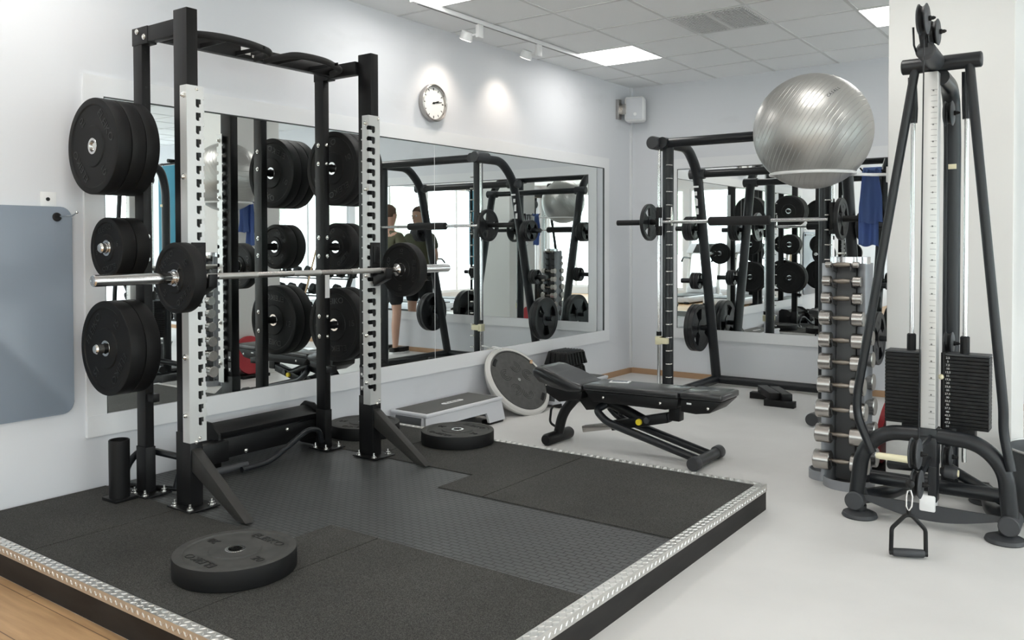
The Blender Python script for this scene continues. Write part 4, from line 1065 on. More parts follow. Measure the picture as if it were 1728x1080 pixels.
def oval(cx, cy, rx, ry, n=40): return [(cx+rx*math.cos(2*PI*i/n), cy+ry*math.sin(2*PI*i/n)) for i in range(n)]
b = MB(); b.prism(oval(TX+0.015, TY, 0.105, 0.095), 1.236, 1.275, 'z', 0.003); b.build('cap', M_chrome, tw_)
def band(cx, cy, rx, ry, z0, z1):
    b = MB(); n = 44; O, I = oval(cx, cy, rx, ry, n), oval(cx, cy, rx-0.006, ry-0.006, n)
    for z_a, z_b in ((z0, z1),):
        vo = [[b.bm.verts.new((x, y, z)) for x, y in P] for P, z in ((O, z_a), (O, z_b), (I, z_b), (I, z_a))]
        for q in range(4):
            A, B = vo[q], vo[(q+1) % 4]
            for i in range(n): b.bm.faces.new((A[i], A[(i+1) % n], B[(i+1) % n], B[i]))
    b.build('base_band', M_tgrey, tw_)
band(TX+0.02, TY-0.03, 0.135, 0.135, 0, 0.052); band(TX-0.135, TY+0.07, 0.09, 0.10, 0, 0.052)
b = MB(); b.prism(oval(TX+0.02, TY-0.03, 0.128, 0.128), 0.0, 0.012, 'z'); b.build('base_plate', M_tdark, tw_)
rows = [1.232, 1.142, 1.048, 0.938, 0.816, 0.695, 0.568, 0.432, 0.294, 0.146]
spec = [(0.017, 0.034, 0.18), (0.029, 0.045, 0.205), (0.032, 0.050, 0.215), (0.041, 0.060, 0.232), (0.043, 0.062, 0.234), (0.046, 0.068, 0.238), (0.048, 0.072, 0.245), (0.050, 0.078, 0.262), (0.052, 0.083, 0.268), (0.054, 0.088, 0.286)]
cr = MB()
for z, (r, hl, ln) in zip(rows, spec):
    for sy in (-1, 1):
        for sx in (-1, 1):
            xx = TX-0.002+sx*0.048; yy = TY+sy*0.10
            cr.prism([(TY+sy*0.03, z-0.045), (TY+sy*0.03, z-0.017), (yy-sy*0.018, z-0.017), (yy+sy*0.010, z-0.0165), (yy+sy*0.026, z+0.010), (yy+sy*0.030, z+0.008), (yy+sy*0.014, z-0.03)], xx-0.003, xx+0.003, 'x')
cr.each('cradle', M_tdark, tw_)
ordn = ['top', 'second from top', 'third from top', 'fourth from top', 'fifth from top', 'sixth from top', 'seventh from top', 'eighth from top', 'ninth from top', 'bottom']
for i, (z, (r, hl, ln)) in enumerate(zip(rows, spec)):
    for sy, wd in ((-1, 'near'), (1, 'rear')):
        if sy == 1 and i in (1, 2): continue
        cx = TX-0.002; y = TY+sy*0.105
        d = thing('dumbbell', 'chrome dumbbell on the %s side of the tower, %s row' % (wd, ordn[i]), 'dumbbell', (cx, y, z), group='chrome dumbbells on the tower')
        b = MB(); hx = ln/2-hl
        b.tube([(cx-hx-0.004, y, z), (cx-hx*0.8, y, z), (cx-hx*0.5, y, z), (cx, y, z), (cx+hx*0.5, y, z), (cx+hx*0.8, y, z), (cx+hx+0.004, y, z)], [0.010, 0.009, 0.012, 0.0145, 0.012, 0.009, 0.010], 16)
        b.build('handle', M_knurl, d)
        for sx in (-1, 1):
            b = MB(); x0 = cx+sx*hx; x1 = cx+sx*(hx+hl)
            b.tube([(x0, y, z), (x0+sx*0.003, y, z), (x1-sx*0.004, y, z), (x1, y, z)], [r-0.004, r, r, r-0.004], 28); b.build('head', M_steel, d)

# ================================================================== GYM BALL ON WALL RING
BC = Vector((2.745, 4.95, 1.989))
gb = MB(); gb.sphere((0, 0, 0), 0.327, 72, 48); gb.bm.transform(Matrix.Translation(BC))
view = (Vector((4.21, 0, 1.35))-BC).normalized()
rgt = Vector((0, 0, 1)).cross(view).normalized(); upv = view.cross(rgt)
def ball_mat():
    M = M_ball; bsdf = M.node_tree.nodes['Principled BSDF']
    axis = (rgt*0.84-upv*0.50+view*0.22).normalized()
    tc = N(M, 'ShaderNodeTexCoord'); dt = N(M, 'ShaderNodeVectorMath'); dt.operation = 'DOT_PRODUCT'; dt.inputs[1].default_value = axis
    mu = N(M, 'ShaderNodeMath'); mu.operation = 'MULTIPLY'; mu.inputs[1].default_value = 2*PI/0.024
    sn = N(M, 'ShaderNodeMath'); sn.operation = 'SINE'
    rp = N(M, 'ShaderNodeMapRange'); rp.inputs['From Min'].default_value = -1.0; rp.inputs['From Max'].default_value = -0.85
    bp = N(M, 'ShaderNodeBump'); bp.inputs['Strength'].default_value = 0.7; bp.inputs['Distance'].default_value = 0.002
    L(M, tc.outputs['Object'], dt.inputs[0]); L(M, dt.outputs['Value'], mu.inputs[0]); L(M, mu.outputs[0], sn.inputs[0]); L(M, sn.outputs[0], rp.inputs['Value'])
    L(M, rp.outputs['Result'], bp.inputs['Height']); L(M, bp.outputs['Normal'], bsdf.inputs['Normal'])
ball_mat()
gt = thing('gym_ball', 'large silver gym ball resting in a white ring beside the pillar', 'gym ball', tuple(BC))
gb.build('ball_skin', M_ball, gt, smooth=180)
dv = Vector((0.10, -0.62, 0.62)).normalized()
# small printed word near the upper right
pc = (R2*0.118+U2*0.215-Fv*0.0).normalized()*0.0
view = (Vector((4.21, 0, 1.35))-BC).normalized()
rgt = Vector((0, 0, 1)).cross(view).normalized(); upv = view.cross(rgt)
pn = (rgt*(0.105/0.327)+upv*(0.205/0.327)+view*0.68).normalized()
tx = (rgt*0.62+upv*0.72); tx = (tx-pn*tx.dot(pn)).normalized(); ty = pn.cross(tx)
wb = MB()
for k, ch in enumerate('CASALL'):
    off_ = (k-2.5)*0.0185
    q = (pn*0.327+tx*off_).normalized(); tt = (tx-q*tx.dot(q)).normalized()
    text_bm(ch, 0.024, 0.0008, basis(BC+q*0.3274, tt, q.cross(tt), q), mb=wb)
wb.build('printed_word', M_gun2, gt, smooth=0)
rg = thing('ball_ring_holder', 'thin white ring bracket on the pillar that carries the silver ball', 'ball holder', (3.09, 5.22, 1.74))
b = MB(); b.torus((BC.x, BC.y, BC.z-0.243), 0.229, 0.009, 'z', 72, 12); b.build('ring', M_white, rg)
b = MB(); b.tube(fillet([(2.93, 5.085, 1.746), (3.02, 5.21, 1.746), (3.0945, 5.24, 1.746)], 0.03), 0.009, 12); b.build('arm', M_white, rg)
b = MB(); b.box((3.083, 5.215, 1.70), (3.0945, 5.265, 1.79), 0.002); b.build('wall_flange', M_white, rg)

# towel, straps on hooks
th_ = thing('coat_hook', 'black hook on the side of the pillar holding towel and straps', 'hook', (3.094, 5.42, 1.78))
b = MB(); b.box((3.075, 5.30, 1.765), (3.0945, 5.56, 1.80), 0.003); b.build('hook_rail', M_white, th_)
for yy in (5.34, 5.44, 5.52):
    b = MB(); b.tube(fillet([(3.08, yy, 1.782), (2.93, yy, 1.775), (2.91, yy, 1.80)], 0.02), 0.005, 10); b.build('hook_peg', M_black, th_)
tl = thing('towel', 'blue towel draped over a hook on the side of the pillar', 'towel', (2.97, 5.34, 1.78))
def towel_sheet(x0, x1, ztop, zbot, y, ph, amp, flare=0.0):
    b = MB(); nx, nz = 26, 26; V = []
    for j in range(nz+1):
        f = j/nz; row_ = []
        for i in range(nx+1):
            g_ = i/nx; xx = x0+(x1-x0)*g_; xx = (x0+x1)/2+(xx-(x0+x1)/2)*(0.72+0.28*min(1, f*2)+flare*f)
            yy = y+amp*math.sin(g_*11+ph+f*0.6)*(0.5+0.5*f)+0.006*math.sin(f*7+g_*4)
            row_.append(b.bm.verts.new((xx, yy, ztop+(zbot-ztop)*f+0.006*math.sin(g_*9+ph))))
        V.append(row_)
    for j in range(nz):
        for i in range(nx): b.bm.faces.new((V[j][i], V[j][i+1], V[j+1][i+1], V[j+1][i]))
    bmesh.ops.solidify(b.bm, geom=b.bm.faces[:], thickness=0.005)
    return b
towel_sheet(2.925, 3.035, 1.785, 1.47, 5.315, 0.2, 0.016, 0.25).build('front_fold', M_towel, tl, smooth=180)
towel_sheet(2.90, 3.005, 1.785, 1.335, 5.365, 1.2, 0.017, 0.15).build('back_fold', M_towel, tl, smooth=180)
b = MB(); b.tube([(2.93, 5.34, 1.783), (3.03, 5.34, 1.783)], [0.018, 0.018], 12); b.build('top_fold', M_towel, tl)
stp = thing('strap_handles', 'black cable straps hanging on the pillar hook behind the towel', 'cable strap', (3.03, 5.5, 1.78))
b = MB(); b.tube(fillet([(3.02, 5.44, 1.79), (3.00, 5.46, 1.60), (3.04, 5.47, 1.42), (3.07, 5.50, 1.40), (3.06, 5.47, 1.60), (3.05, 5.44, 1.79)], 0.04), 0.008, 8, closed=True); b.build('strap_loop', M_black, stp)
b = MB(); b.tube(fillet([(3.05, 5.52, 1.80), (3.03, 5.53, 1.62), (3.06, 5.54, 1.34), (3.075, 5.53, 1.60), (3.07, 5.52, 1.80)], 0.03), 0.009, 8, closed=True); b.build('strap_loop', M_black, stp)
b = MB(); b.torus((3.045, 5.50, 1.36), 0.035, 0.005, 'y', 24, 8); b.build('steel_ring', M_chrome, stp)

# red balance board leaning on the pillar
rb = thing('balance_board', 'red round-edged balance board leaning beside the pillar behind the tower', 'balance board', (3.02, 5.38, 0.0))
Mr = Matrix.Translation((3.045, 5.42, 0.225)) @ Matrix.Rotation(math.radians(8), 4, 'Y') @ basis((0, 0, 0), (0, 1, 0), (0, 0, 1), (1, 0, 0))
b = MB(); b.prism(oval(0, 0, 0.175, 0.195), -0.016, 0.016, 'z', 0.008, M=Mr); b.build('board', M_red, rb)
b = MB(); b.box((2.95, 5.27, 0.0), (3.085, 5.60, 0.032), 0.004); b.build('rubber_base', M_blk, rb)
# grey bin at the right edge
bi = thing('bin', 'charcoal bucket bin standing at the right behind the cable machine foot', 'bin', (3.97, 4.86, 0))
MB().lathe([(0, 0), (0.19, 0), (0.232, 0.33), (0.240, 0.34), (0.240, 0.35), (0.225, 0.35), (0.182, 0.01), (0, 0.01)], 56, Mx((3.97, 4.86, 0)), closed=False).build('bucket', M_binside, bi)
b = MB(); b.torus((3.97, 4.86, 0.352), 0.239, 0.006, 'z', 56, 8); b.build('rim', M_silver, bi)

# ================================================================== CABLE MACHINE
cm = thing('cable_machine', 'tall charcoal cable pulley machine with two weight stacks in front of the pillar', 'cable machine', (3.465, 4.45, 0))
XC = 3.465; YB = 4.39
# feet
for X, Y in ((3.15, 4.39), (3.775, 4.39), (3.30, 5.00), (3.63, 5.00)):
    MB().lathe([(0, 0), (0.080, 0), (0.084, 0.006), (0.078, 0.02), (0.045, 0.034), (0, 0.034)], 40, Mx((X, Y, 0)), closed=False).build('rubber_foot', M_gun2, cm)
for X in (3.135, 3.795):
    b = MB(); b.tube([(X, YB-0.055, 0.085), (X, YB-0.05, 0.085), (X, YB+0.09, 0.085)], [0.040, 0.045, 0.045], 32); b.build('base_joint', M_gun2, cm)
    s_ = 1 if X > XC else -1
    b = MB(); b.cyl((X-s_*0.012, YB+0.0, 0.03), (X-s_*0.012, YB+0.0, 0.06), 0.035); b.build('foot_stem', M_gun, cm)
    # base side rail going back
    b = MB(); b.tube(fillet([(X, YB+0.05, 0.085), (X-s_*0.09, 4.58, 0.078), (X-s_*0.165, 4.99, 0.065)], 0.1), 0.038, 18); b.build('base_rail', M_gun, cm)
# arch
ar = fillet([(3.135, YB, 0.11), (3.160, YB, 0.33), (3.26, YB, 0.435), (XC, YB, 0.445), (3.67, YB, 0.435), (3.775, YB, 0.33), (3.795, YB, 0.11)], [0, 0.14, 0.14, 0.05, 0.14, 0.14, 0], 10)
MB().tube(ar, 0.036, 20).build('base_arch', M_gun, cm)
# low cross tube and side braces
MB().tube([(3.17, YB+0.14, 0.17), (3.77, YB+0.14, 0.17)], 0.034, 18).build('low_cross_tube', M_gun, cm)
MB().tube([(3.29, 5.00, 0.07), (3.64, 5.00, 0.07)], 0.036, 18).build('rear_cross_tube', M_gun, cm)
b = MB(); b.tube([(XC+0.03, 4.60, 0.26), (3.76, 4.54, 0.14)], 0.026, 14); b.tube([(XC-0.03, 4.60, 0.24), (3.22, 4.72, 0.20)], 0.026, 14); b.each('base_brace', M_gun, cm)
# curved front plate
P = []
n = 20
for i in range(n+1): f = i/n; P.append((3.17+0.59*f, 0.092-0.052*math.sin(PI*f)))
Q = [(x, 0.108+0.0*z) for x, z in reversed(P)]
MB().prism([(x, z) for x, z in P]+[(3.76, 0.115), (3.17, 0.115)], YB-0.018, YB-0.006, 'y').build('front_plate', M_gun2, cm)
# mast
mst = MB().box((XC-0.040, 4.365, 0.435), (XC+0.026, 4.44, 2.15), 0.006).build('mast', M_silver, cm, label='silver mast with height scale')
b = MB(); b.box((XC-0.042, 4.362, 0.085), (XC+0.028, 4.444, 0.162), 0.008); b.build('mast_shoe', M_white, cm)
b = MB(); b.box((XC-0.006, 4.37, 0.13), (XC+0.032, 4.44, 0.47), 0.005); b.build('mast_rail', M_gun, cm)
sc_ = MB(); 
for k in range(60): 
    z = 0.50+k*0.0265
    sc_.box((XC-0.004, 4.3640, z), (XC+0.022, 4.3645, z+0.0015))
sc_.each('scale_mark', M_dkgap, mst, smooth=0)
sc_ = MB()
for k in range(20): sc_.cyl((XC+0.006, 4.3650, 0.56+k*0.079), (XC+0.006, 4.3635, 0.56+k*0.079), 0.004, 10)
sc_.each('scale_hole', M_dkgap, mst, smooth=0)
# top tubes
MB().tube([(3.325, 4.41, 2.19), (3.33, 4.41, 2.19), (3.66, 4.41, 2.19), (3.665, 4.41, 2.19)], [0.030, 0.036, 0.036, 0.030], 28).build('top_cross_tube', M_gun, cm)
b = MB(); b.tube([(3.475, 4.14, 2.205), (3.475, 4.145, 2.205), (3.475, 4.42, 2.195)], [0.034, 0.042, 0.040], 32); b.build('top_boom', M_gun2, cm)
for X0, X1, X2 in ((3.385, 3.135, 3.215), (3.615, 3.765, 3.80)):
    s_ = 1 if X1 > XC else -1
    pts = fillet([(X0, 4.40, 2.17), (X1, YB-0.005, 0.60), (X1+(0.0 if s_ > 0 else 0.002), YB-0.008, 0.50), (X2, YB-0.03, 0.33)], 0.07, 6)
    MB().tube(pts, [0.021]*len(pts), 16).build('front_leg', M_gun, cm)
# rear column, curved over the top
MB().tube(fillet([(3.49, 4.42, 2.13), (3.49, 4.72, 2.12), (3.49, 4.78, 1.9), (3.49, 4.78, 0.10)], [0, 0.15, 0.1, 0], 8), 0.040, 22).build('rear_column', M_gun, cm)
MB().box((3.478, 4.735, 1.72), (3.515, 4.7395, 1.745), 0.001).build('rating_label', M_cream, cm, label='small cream label')
# guide rods
for X in (3.35, 3.585):
    for dx in (0,):
        MB().cyl((X, 4.55, 0.30), (X, 4.55, 2.15), 0.0105, 16).build('guide_rod', M_chrome, cm)
        b = MB(); b.tube([(X, 4.55, 1.94), (X, 4.55, 2.01), (X, 4.52, 2.16)], [0.019, 0.022, 0.020], 16); b.build('rod_sleeve', M_gun, cm)
        b = MB(); b.tube([(X, 4.55, 0.815), (X, 4.55, 0.90), (X, 4.55, 0.905)], [0.021, 0.021, 0.016], 18); b.build('rod_bushing', M_blk, cm)
# weight stacks, each plate a part
for nm, x0, x1 in (('left', 3.24, 3.425), ('right', 3.508, 3.695)):
    for k in range(20):
        z = 0.467+k*0.0172
        MB().box((x0, 4.495, z), (x1, 4.605, z+0.0155), 0.0015, 1).build('stack_plate', M_blk, cm)
    MB().box((x0, 4.495, 0.812), (x1, 4.605, 0.822), 0.002, 1).build('top_plate', M_gun2, cm)
    MB().box((x0+0.075 if nm == 'left' else x0+0.05, 4.51, 0.39), (x1-0.0 if nm == 'left' else x1-0.06, 4.59, 0.466), 0.003).build('stack_pedestal', M_blk, cm)
nst = MB().box((3.4915, 4.49, 0.462), (3.5075, 4.50, 0.826), 0.001).build('number_strip', M_blk, cm)
nums = ['2,5', '5', '7,5', '10', '12,5', '15', '17,5', '20', '22,5', '25', '27,5', '30', '32,5', '35', '37,5', '40', '42,5', '45', '47,5', '50']
for k, tx_ in enumerate(nums):
    z = 0.467+(19-k)*0.0172+0.008
    text_bm(tx_, 0.0135, 0.0004, basis((3.521, 4.4944, z), (1, 0, 0), (0, 0, 1), (0, -1, 0)), squash=(1.05, 1)).build('weight_number', M_strip, nst, smooth=0)
b = MB(); b.sphere((3.495, 4.475, 0.712), 0.013, 16, 12); b.build('selector_pin', M_cream, cm, label='cream selector pin')
# pulleys
def wheel(c, R=0.066, w=0.022, gap=True):
    c = Vector(c)
    b = MB(); b.lathe([(R*0.90, -w*0.45), (R*0.80, 0), (R*0.90, w*0.45), (0.01, w*0.45), (0.01, -w*0.45)], 36, basis(c, (0, 1, 0), (0, 0, 1), (1, 0, 0))); pw = b.build('pulley_wheel', M_blk, cm)
    for sx in (-1, 1):
        b = MB(); b.lathe([(0, 0), (R-0.004, 0), (R, 0.003), (R, 0.006), (R*0.85, 0.010), (0, 0.012)], 36, basis(c+Vector((sx*w*0.5, 0, 0)), (0, 1, 0), (0, 0, 1), (sx, 0, 0)), closed=False); b.build('pulley_guard', M_gun2, pw)
    b = MB(); b.bolt(c+Vector((w*0.5+0.011, 0, 0)), (1, 0, 0), 0.010, 0.022); b.build('pulley_axle', M_blk, pw)
wheel((3.485, 4.03, 2.317)); wheel((3.505, 4.17, 2.285), 0.058)
b = MB(); b.box((3.468, 4.10, 2.24), (3.478, 4.22, 2.33), 0.002); b.beam((3.470, 4.16, 2.20), (3.470, 4.05, 2.32), 0.006, 0.03, (1, 0, 0)); b.each('pulley_bracket', M_gun, cm)
wheel((3.470, 4.01, 0.435)); wheel((3.474, 4.03, 0.297), 0.062)
wheel((3.50, 4.60, 1.98), 0.060); wheel((3.505, 4.62, 0.86), 0.055); wheel((3.52, 4.50, 0.33), 0.05)
b = MB(); b.beam((3.470, 4.02, 0.435), (3.470, 4.37, 0.44), 0.010, 0.026, (0, 0, 1), 0.002); b.beam((3.474, 4.04, 0.297), (3.470, 4.37, 0.34), 0.010, 0.026, (0, 0, 1), 0.002); b.each('trolley_arm', M_gun, cm)
b = MB(); b.box((XC-0.048, 4.355, 0.30), (XC+0.034, 4.45, 0.48), 0.006); b.build('trolley', M_gun, cm)
# height-adjust handles (cream grip and black knob)
b = MB(); b.tube([(3.245, 4.30, 0.335), (3.26, 4.30, 0.335), (3.38, 4.34, 0.325), (3.42, 4.36, 0.322)], [0.012, 0.016, 0.017, 0.012], 16); b.build('cream_grip', M_cream, cm, label='cream grip')
b = MB(); b.tube([(3.50, 4.44, 0.27), (3.52, 4.44, 0.27), (3.56, 4.44, 0.268), (3.575, 4.44, 0.268)], [0.014, 0.028, 0.030, 0.022], 18); b.build('adjust_knob', M_gun2, cm)
b = MB(); b.cyl((3.575, 4.44, 0.268), (3.580, 4.44, 0.268), 0.016); b.build('knob_cap', M_cream, cm, label='cream knob cap')
# cables
for pts in ([(3.470, 4.082, 0.43), (3.478, 4.096, 2.33)], [(3.5, 4.56, 0.86), (3.5, 4.545, 1.98)]):
    MB().tube(pts, 0.003, 8).build('cable', M_gun, cm)
b = MB(); b.tube([(3.395, 4.30, 2.21), (3.44, 4.06, 2.22), (3.455, 4.05, 2.29)], 0.004, 8) if False else b.tube([(3.436, 4.16, 2.20), (3.436, 4.10, 2.225), (3.436, 4.08, 2.30)], 0.0045, 8); b.build('cable_keeper', M_gun, cm)
# hand grip
hg = thing('stirrup_handle', 'black stirrup handle hanging from the low pulley of the cable machine', 'cable handle', (3.465, 3.915, 0.0))
cxh, cyh = 3.462, 3.925
ax = Vector((0.88, 0.42, 0)).normalized(); O = Vector((cxh, cyh, 0))
def H(u, z, back=0.0): return O+ax*u+Vector((0, back, z))
b = MB(); b.tube(fillet([H(-0.070, 0.028), H(-0.068, 0.125), H(-0.012, 0.185), H(0.012, 0.185), H(0.068, 0.125), H(0.070, 0.028)], 0.012, 4), 0.009, 10); b.build('stirrup_frame', M_blk, hg)
b = MB(); b.tube([H(-0.064, 0.022), H(-0.058, 0.022), H(0, 0.022), H(0.058, 0.022), H(0.064, 0.022)], [0.014, 0.0175, 0.0185, 0.0175, 0.014], 18); b.build('grip', M_gun2, hg)
for u in (-0.070, 0.070):
    b = MB(); b.cyl(H(u-0.006, 0.022), H(u+0.006, 0.022), 0.0125); b.build('end_cap', M_blk, hg)
b = MB(); b.cyl(H(0, 0.182), H(0, 0.205), 0.009); b.build('swivel', M_blk, hg)
b = MB()
cpts = [H(0, 0.203), H(0.011, 0.222, 0.004), H(0.012, 0.262, 0.012), H(0.003, 0.288, 0.018), H(-0.008, 0.285, 0.018), H(-0.012, 0.262, 0.012), H(-0.011, 0.222, 0.004)]
b.tube(cpts, 0.0042, 10, closed=True); b.build('snap_hook', M_steel, hg)
b = MB(); b.sphere(H(0.0, 0.313, 0.026), 0.019, 20, 14); b.build('cable_stop', M_blk, hg)
b = MB(); b.tube([H(0.0, 0.325, 0.03), H(0.004, 0.345, 0.04)], 0.003, 8); b.build('cable_end', M_gun, hg)

# ================================================================== THE REST OF THE GYM, SEEN IN THE MIRRORS
def skin_mesh(name, verts, edges, radii, material, parent, M, sub=2, root=0):
    me = bpy.data.meshes.new(name); me.from_pydata([tuple(v) for v in verts], edges, []); me.update()
    o = bpy.data.objects.new(name, me); COL.objects.link(o)
    sk = o.modifiers.new('skin', 'SKIN')
    if not me.skin_vertices:
        bpy.context.view_layer.objects.active = o
    lay = me.skin_vertices[0].data if me.skin_vertices else None
    for i, r in enumerate(radii):
        rr = r if isinstance(r, tuple) else (r, r)
        lay[i].radius = rr; lay[i].use_root = (i == root)
    sk.use_smooth_shade = True; sk.branch_smoothing = 0.5
    sb_ = o.modifiers.new('sub', 'SUBSURF'); sb_.levels = sub; sb_.render_levels = sub
    bpy.context.view_layer.update()
    ev = bpy.data.meshes.new_from_object(o.evaluated_get(bpy.context.evaluated_depsgraph_get()))
    bpy.data.objects.remove(o)
    ev.name = name; ev.materials.clear(); ev.materials.append(material); ev.transform(M)
    ev.polygons.foreach_set('use_smooth', [True]*len(ev.polygons))
    o = bpy.data.objects.new(name, ev); COL.objects.link(o)
    o.parent = parent
    return o
def person(loc, heading, label, shirt, hair, arms_fwd=0.25, height=1.80):
    """standing figure; local +y is forward, x to the figure's right"""
    t = thing('person', label, 'person', loc, (0, 0, heading), local=True)
    k = height/1.80; I = Matrix.Scale(k, 4)
    V, E, Rr = [], [], []
    def add(p, r, par=None):
        V.append(p); Rr.append(r); i = len(V)-1
        if par is not None: E.append((par, i))
        return i
    pel = add((0, 0, 0.95), (0.150, 0.105))
    wa = add((0, 0.005, 1.08), (0.132, 0.095), pel); ch = add((0, 0.0, 1.27), (0.155, 0.110), wa); up_ = add((0, -0.01, 1.42), (0.12, 0.085), ch)
    nk = add((0, 0.0, 1.50), 0.058, up_); n2 = add((0, 0.012, 1.555), 0.055, nk)
    h1 = add((0, 0.028, 1.625), (0.066, 0.080), n2); h2 = add((0, 0.022, 1.69), (0.076, 0.094), h1); h3 = add((0, 0.012, 1.755), (0.062, 0.075), h2)
    hands = []
    for s in (-1, 1):
        sh = add((s*0.185, -0.01, 1.42), 0.058, up_); el_ = add((s*0.255, -0.02+arms_fwd*0.15, 1.15), 0.043, sh)
        wr = add((s*0.235, 0.05+arms_fwd*0.9, 0.96+arms_fwd*0.55), 0.028, el_); pa = add((s*0.228, 0.085+arms_fwd*1.05, 0.90+arms_fwd*0.62), (0.036, 0.018), wr)
        d = (Vector(V[pa])-Vector(V[wr])).normalized()
        for f in range(4):
            base = Vector(V[pa])+Vector((0, (f-1.5)*0.018, (f-1.5)*0.004))
            ln = (0.066, 0.076, 0.072, 0.056)[f]
            m_ = base+d*ln*0.6; e_ = m_+(d+Vector((-s*0.5, 0, 0))).normalized()*ln*0.55
            i1 = add(tuple(base+d*0.012), 0.0092, pa); i2 = add(tuple(m_), 0.0085, i1); add(tuple(e_), 0.0072, i2)
        tb_ = Vector(V[wr])+d*0.03
        q = add(tuple(tb_+Vector((-s*0.022, 0.012, 0))), 0.011, wr); add(tuple(tb_+Vector((-s*0.035, 0.022, 0))+d*0.045), 0.009, q)
        hp = add((s*0.095, 0, 0.90), 0.095, pel); kn = add((s*0.115, 0.015, 0.50), 0.056, hp); ca = add((s*0.118, -0.012, 0.34), 0.055, kn)
        an = add((s*0.12, -0.02, 0.10), 0.036, ca); he = add((s*0.12, -0.035, 0.045), 0.034, an); add((s*0.13, 0.13, 0.032), (0.036, 0.022), he)
    skin_mesh('body', V, E, Rr, M_skin, t, I)
    # face details
    for s in (-1, 1):
        b = MB(); b.sphere((s*0.031, 0.096, 1.676), 0.0115, 12, 8); b.bm.transform(I); b.build('eye', M_white, t, smooth=180, off=None)
        b = MB(); b.sphere((s*0.031, 0.104, 1.676), 0.006, 10, 6); b.bm.transform(I); b.build('iris', M_blk, t, smooth=180)
        b = MB(); b.sphere((s*0.078, 0.012, 1.665), 0.026, 14, 10, sc=(0.35, 0.7, 1.15)); b.bm.transform(I); b.build('ear', M_skin, t, smooth=180)
    b = MB(); b.tube([(0, 0.100, 1.682), (0, 0.118, 1.650), (0, 0.104, 1.636)], [0.007, 0.014, 0.008], 12); b.bm.transform(I); b.build('nose', M_skin, t, smooth=180)
    b = MB(); b.sphere((0, 0.098, 1.610), 0.022, 14, 8, sc=(1, 0.4, 0.28)); b.bm.transform(I); b.build('mouth', mat('lips', (0.4, 0.17, 0.14), 0.5), t, smooth=180)
    b = MB(); b.sphere((0, -0.002, 1.712), 0.095, 28, 20, sc=(0.93, 1.06, 0.95))
    for v in b.bm.verts:
        if v.co.y > 0.045 and v.co.z < 1.735: v.co.y = 0.045-(1.735-v.co.z)*0.45; 
        if v.co.z < 1.66: v.co.z = 1.66-(1.66-v.co.z)*0.5
        v.co += Vector((random.uniform(-1, 1), random.uniform(-1, 1), random.uniform(-1, 1)))*0.003
    b.bm.transform(I); b.build('hair', hair, t, smooth=180)
    # clothes
    Vs = [(0, 0, 0.93), (0, 0.005, 1.08), (0, 0, 1.27), (0, -0.01, 1.42), (-0.185, -0.01, 1.42), (0.185, -0.01, 1.42), (-0.24, -0.012+arms_fwd*0.09, 1.24), (0.24, -0.012+arms_fwd*0.09, 1.24), (0, 0, 1.485)]
    skin_mesh('t_shirt', Vs, [(0, 1), (1, 2), (2, 3), (3, 4), (3, 5), (4, 6), (5, 7), (3, 8)], [(0.170, 0.125), (0.152, 0.115), (0.172, 0.128), (0.135, 0.100), 0.072, 0.072, 0.068, 0.068, 0.066], shirt, t, I)
    Vs = [(0, 0, 0.96), (-0.098, 0, 0.88), (0.098, 0, 0.88), (-0.115, 0.008, 0.56), (0.115, 0.008, 0.56)]
    skin_mesh('shorts', Vs, [(0, 1), (0, 2), (1, 3), (2, 4)], [(0.165, 0.122), 0.112, 0.112, 0.085, 0.085], M_cloth, t, I)
    for s in (-1, 1):
        b = MB(); P = fillet([(s*0.085, -0.09), (s*0.155, -0.09), (s*0.178, 0.10), (s*0.155, 0.185), (s*0.115, 0.185), (s*0.085, 0.10), (s*0.085, -0.09)], 0.03, 4)[:-1]
        b.prism([(p.x, p.y) if hasattr(p, 'x') else p for p in P], 0.022, 0.075, 'z', 0.014, seg=3)
        b.bm.transform(I); b.build('shoe', M_blk, t, smooth=60)
        b = MB(); b.prism([(p.x*1.0, p.y*1.02) for p in P], 0.0, 0.024, 'z', 0.004); b.bm.transform(I); b.build('sole', M_white, t, smooth=60)
    return t
def V3(p): return p
_f = fillet
def fillet(pts, r, seg=6):
    if len(pts[0]) == 2: return _f([(p[0], p[1], 0) for p in pts], r, seg)
    return _f(pts, r, seg)
person((3.235, 7.64, 0), 0.03, 'person in an olive t-shirt and black shorts standing close to the far wall mirror', M_olive, M_hair1, 0.04, 1.84)

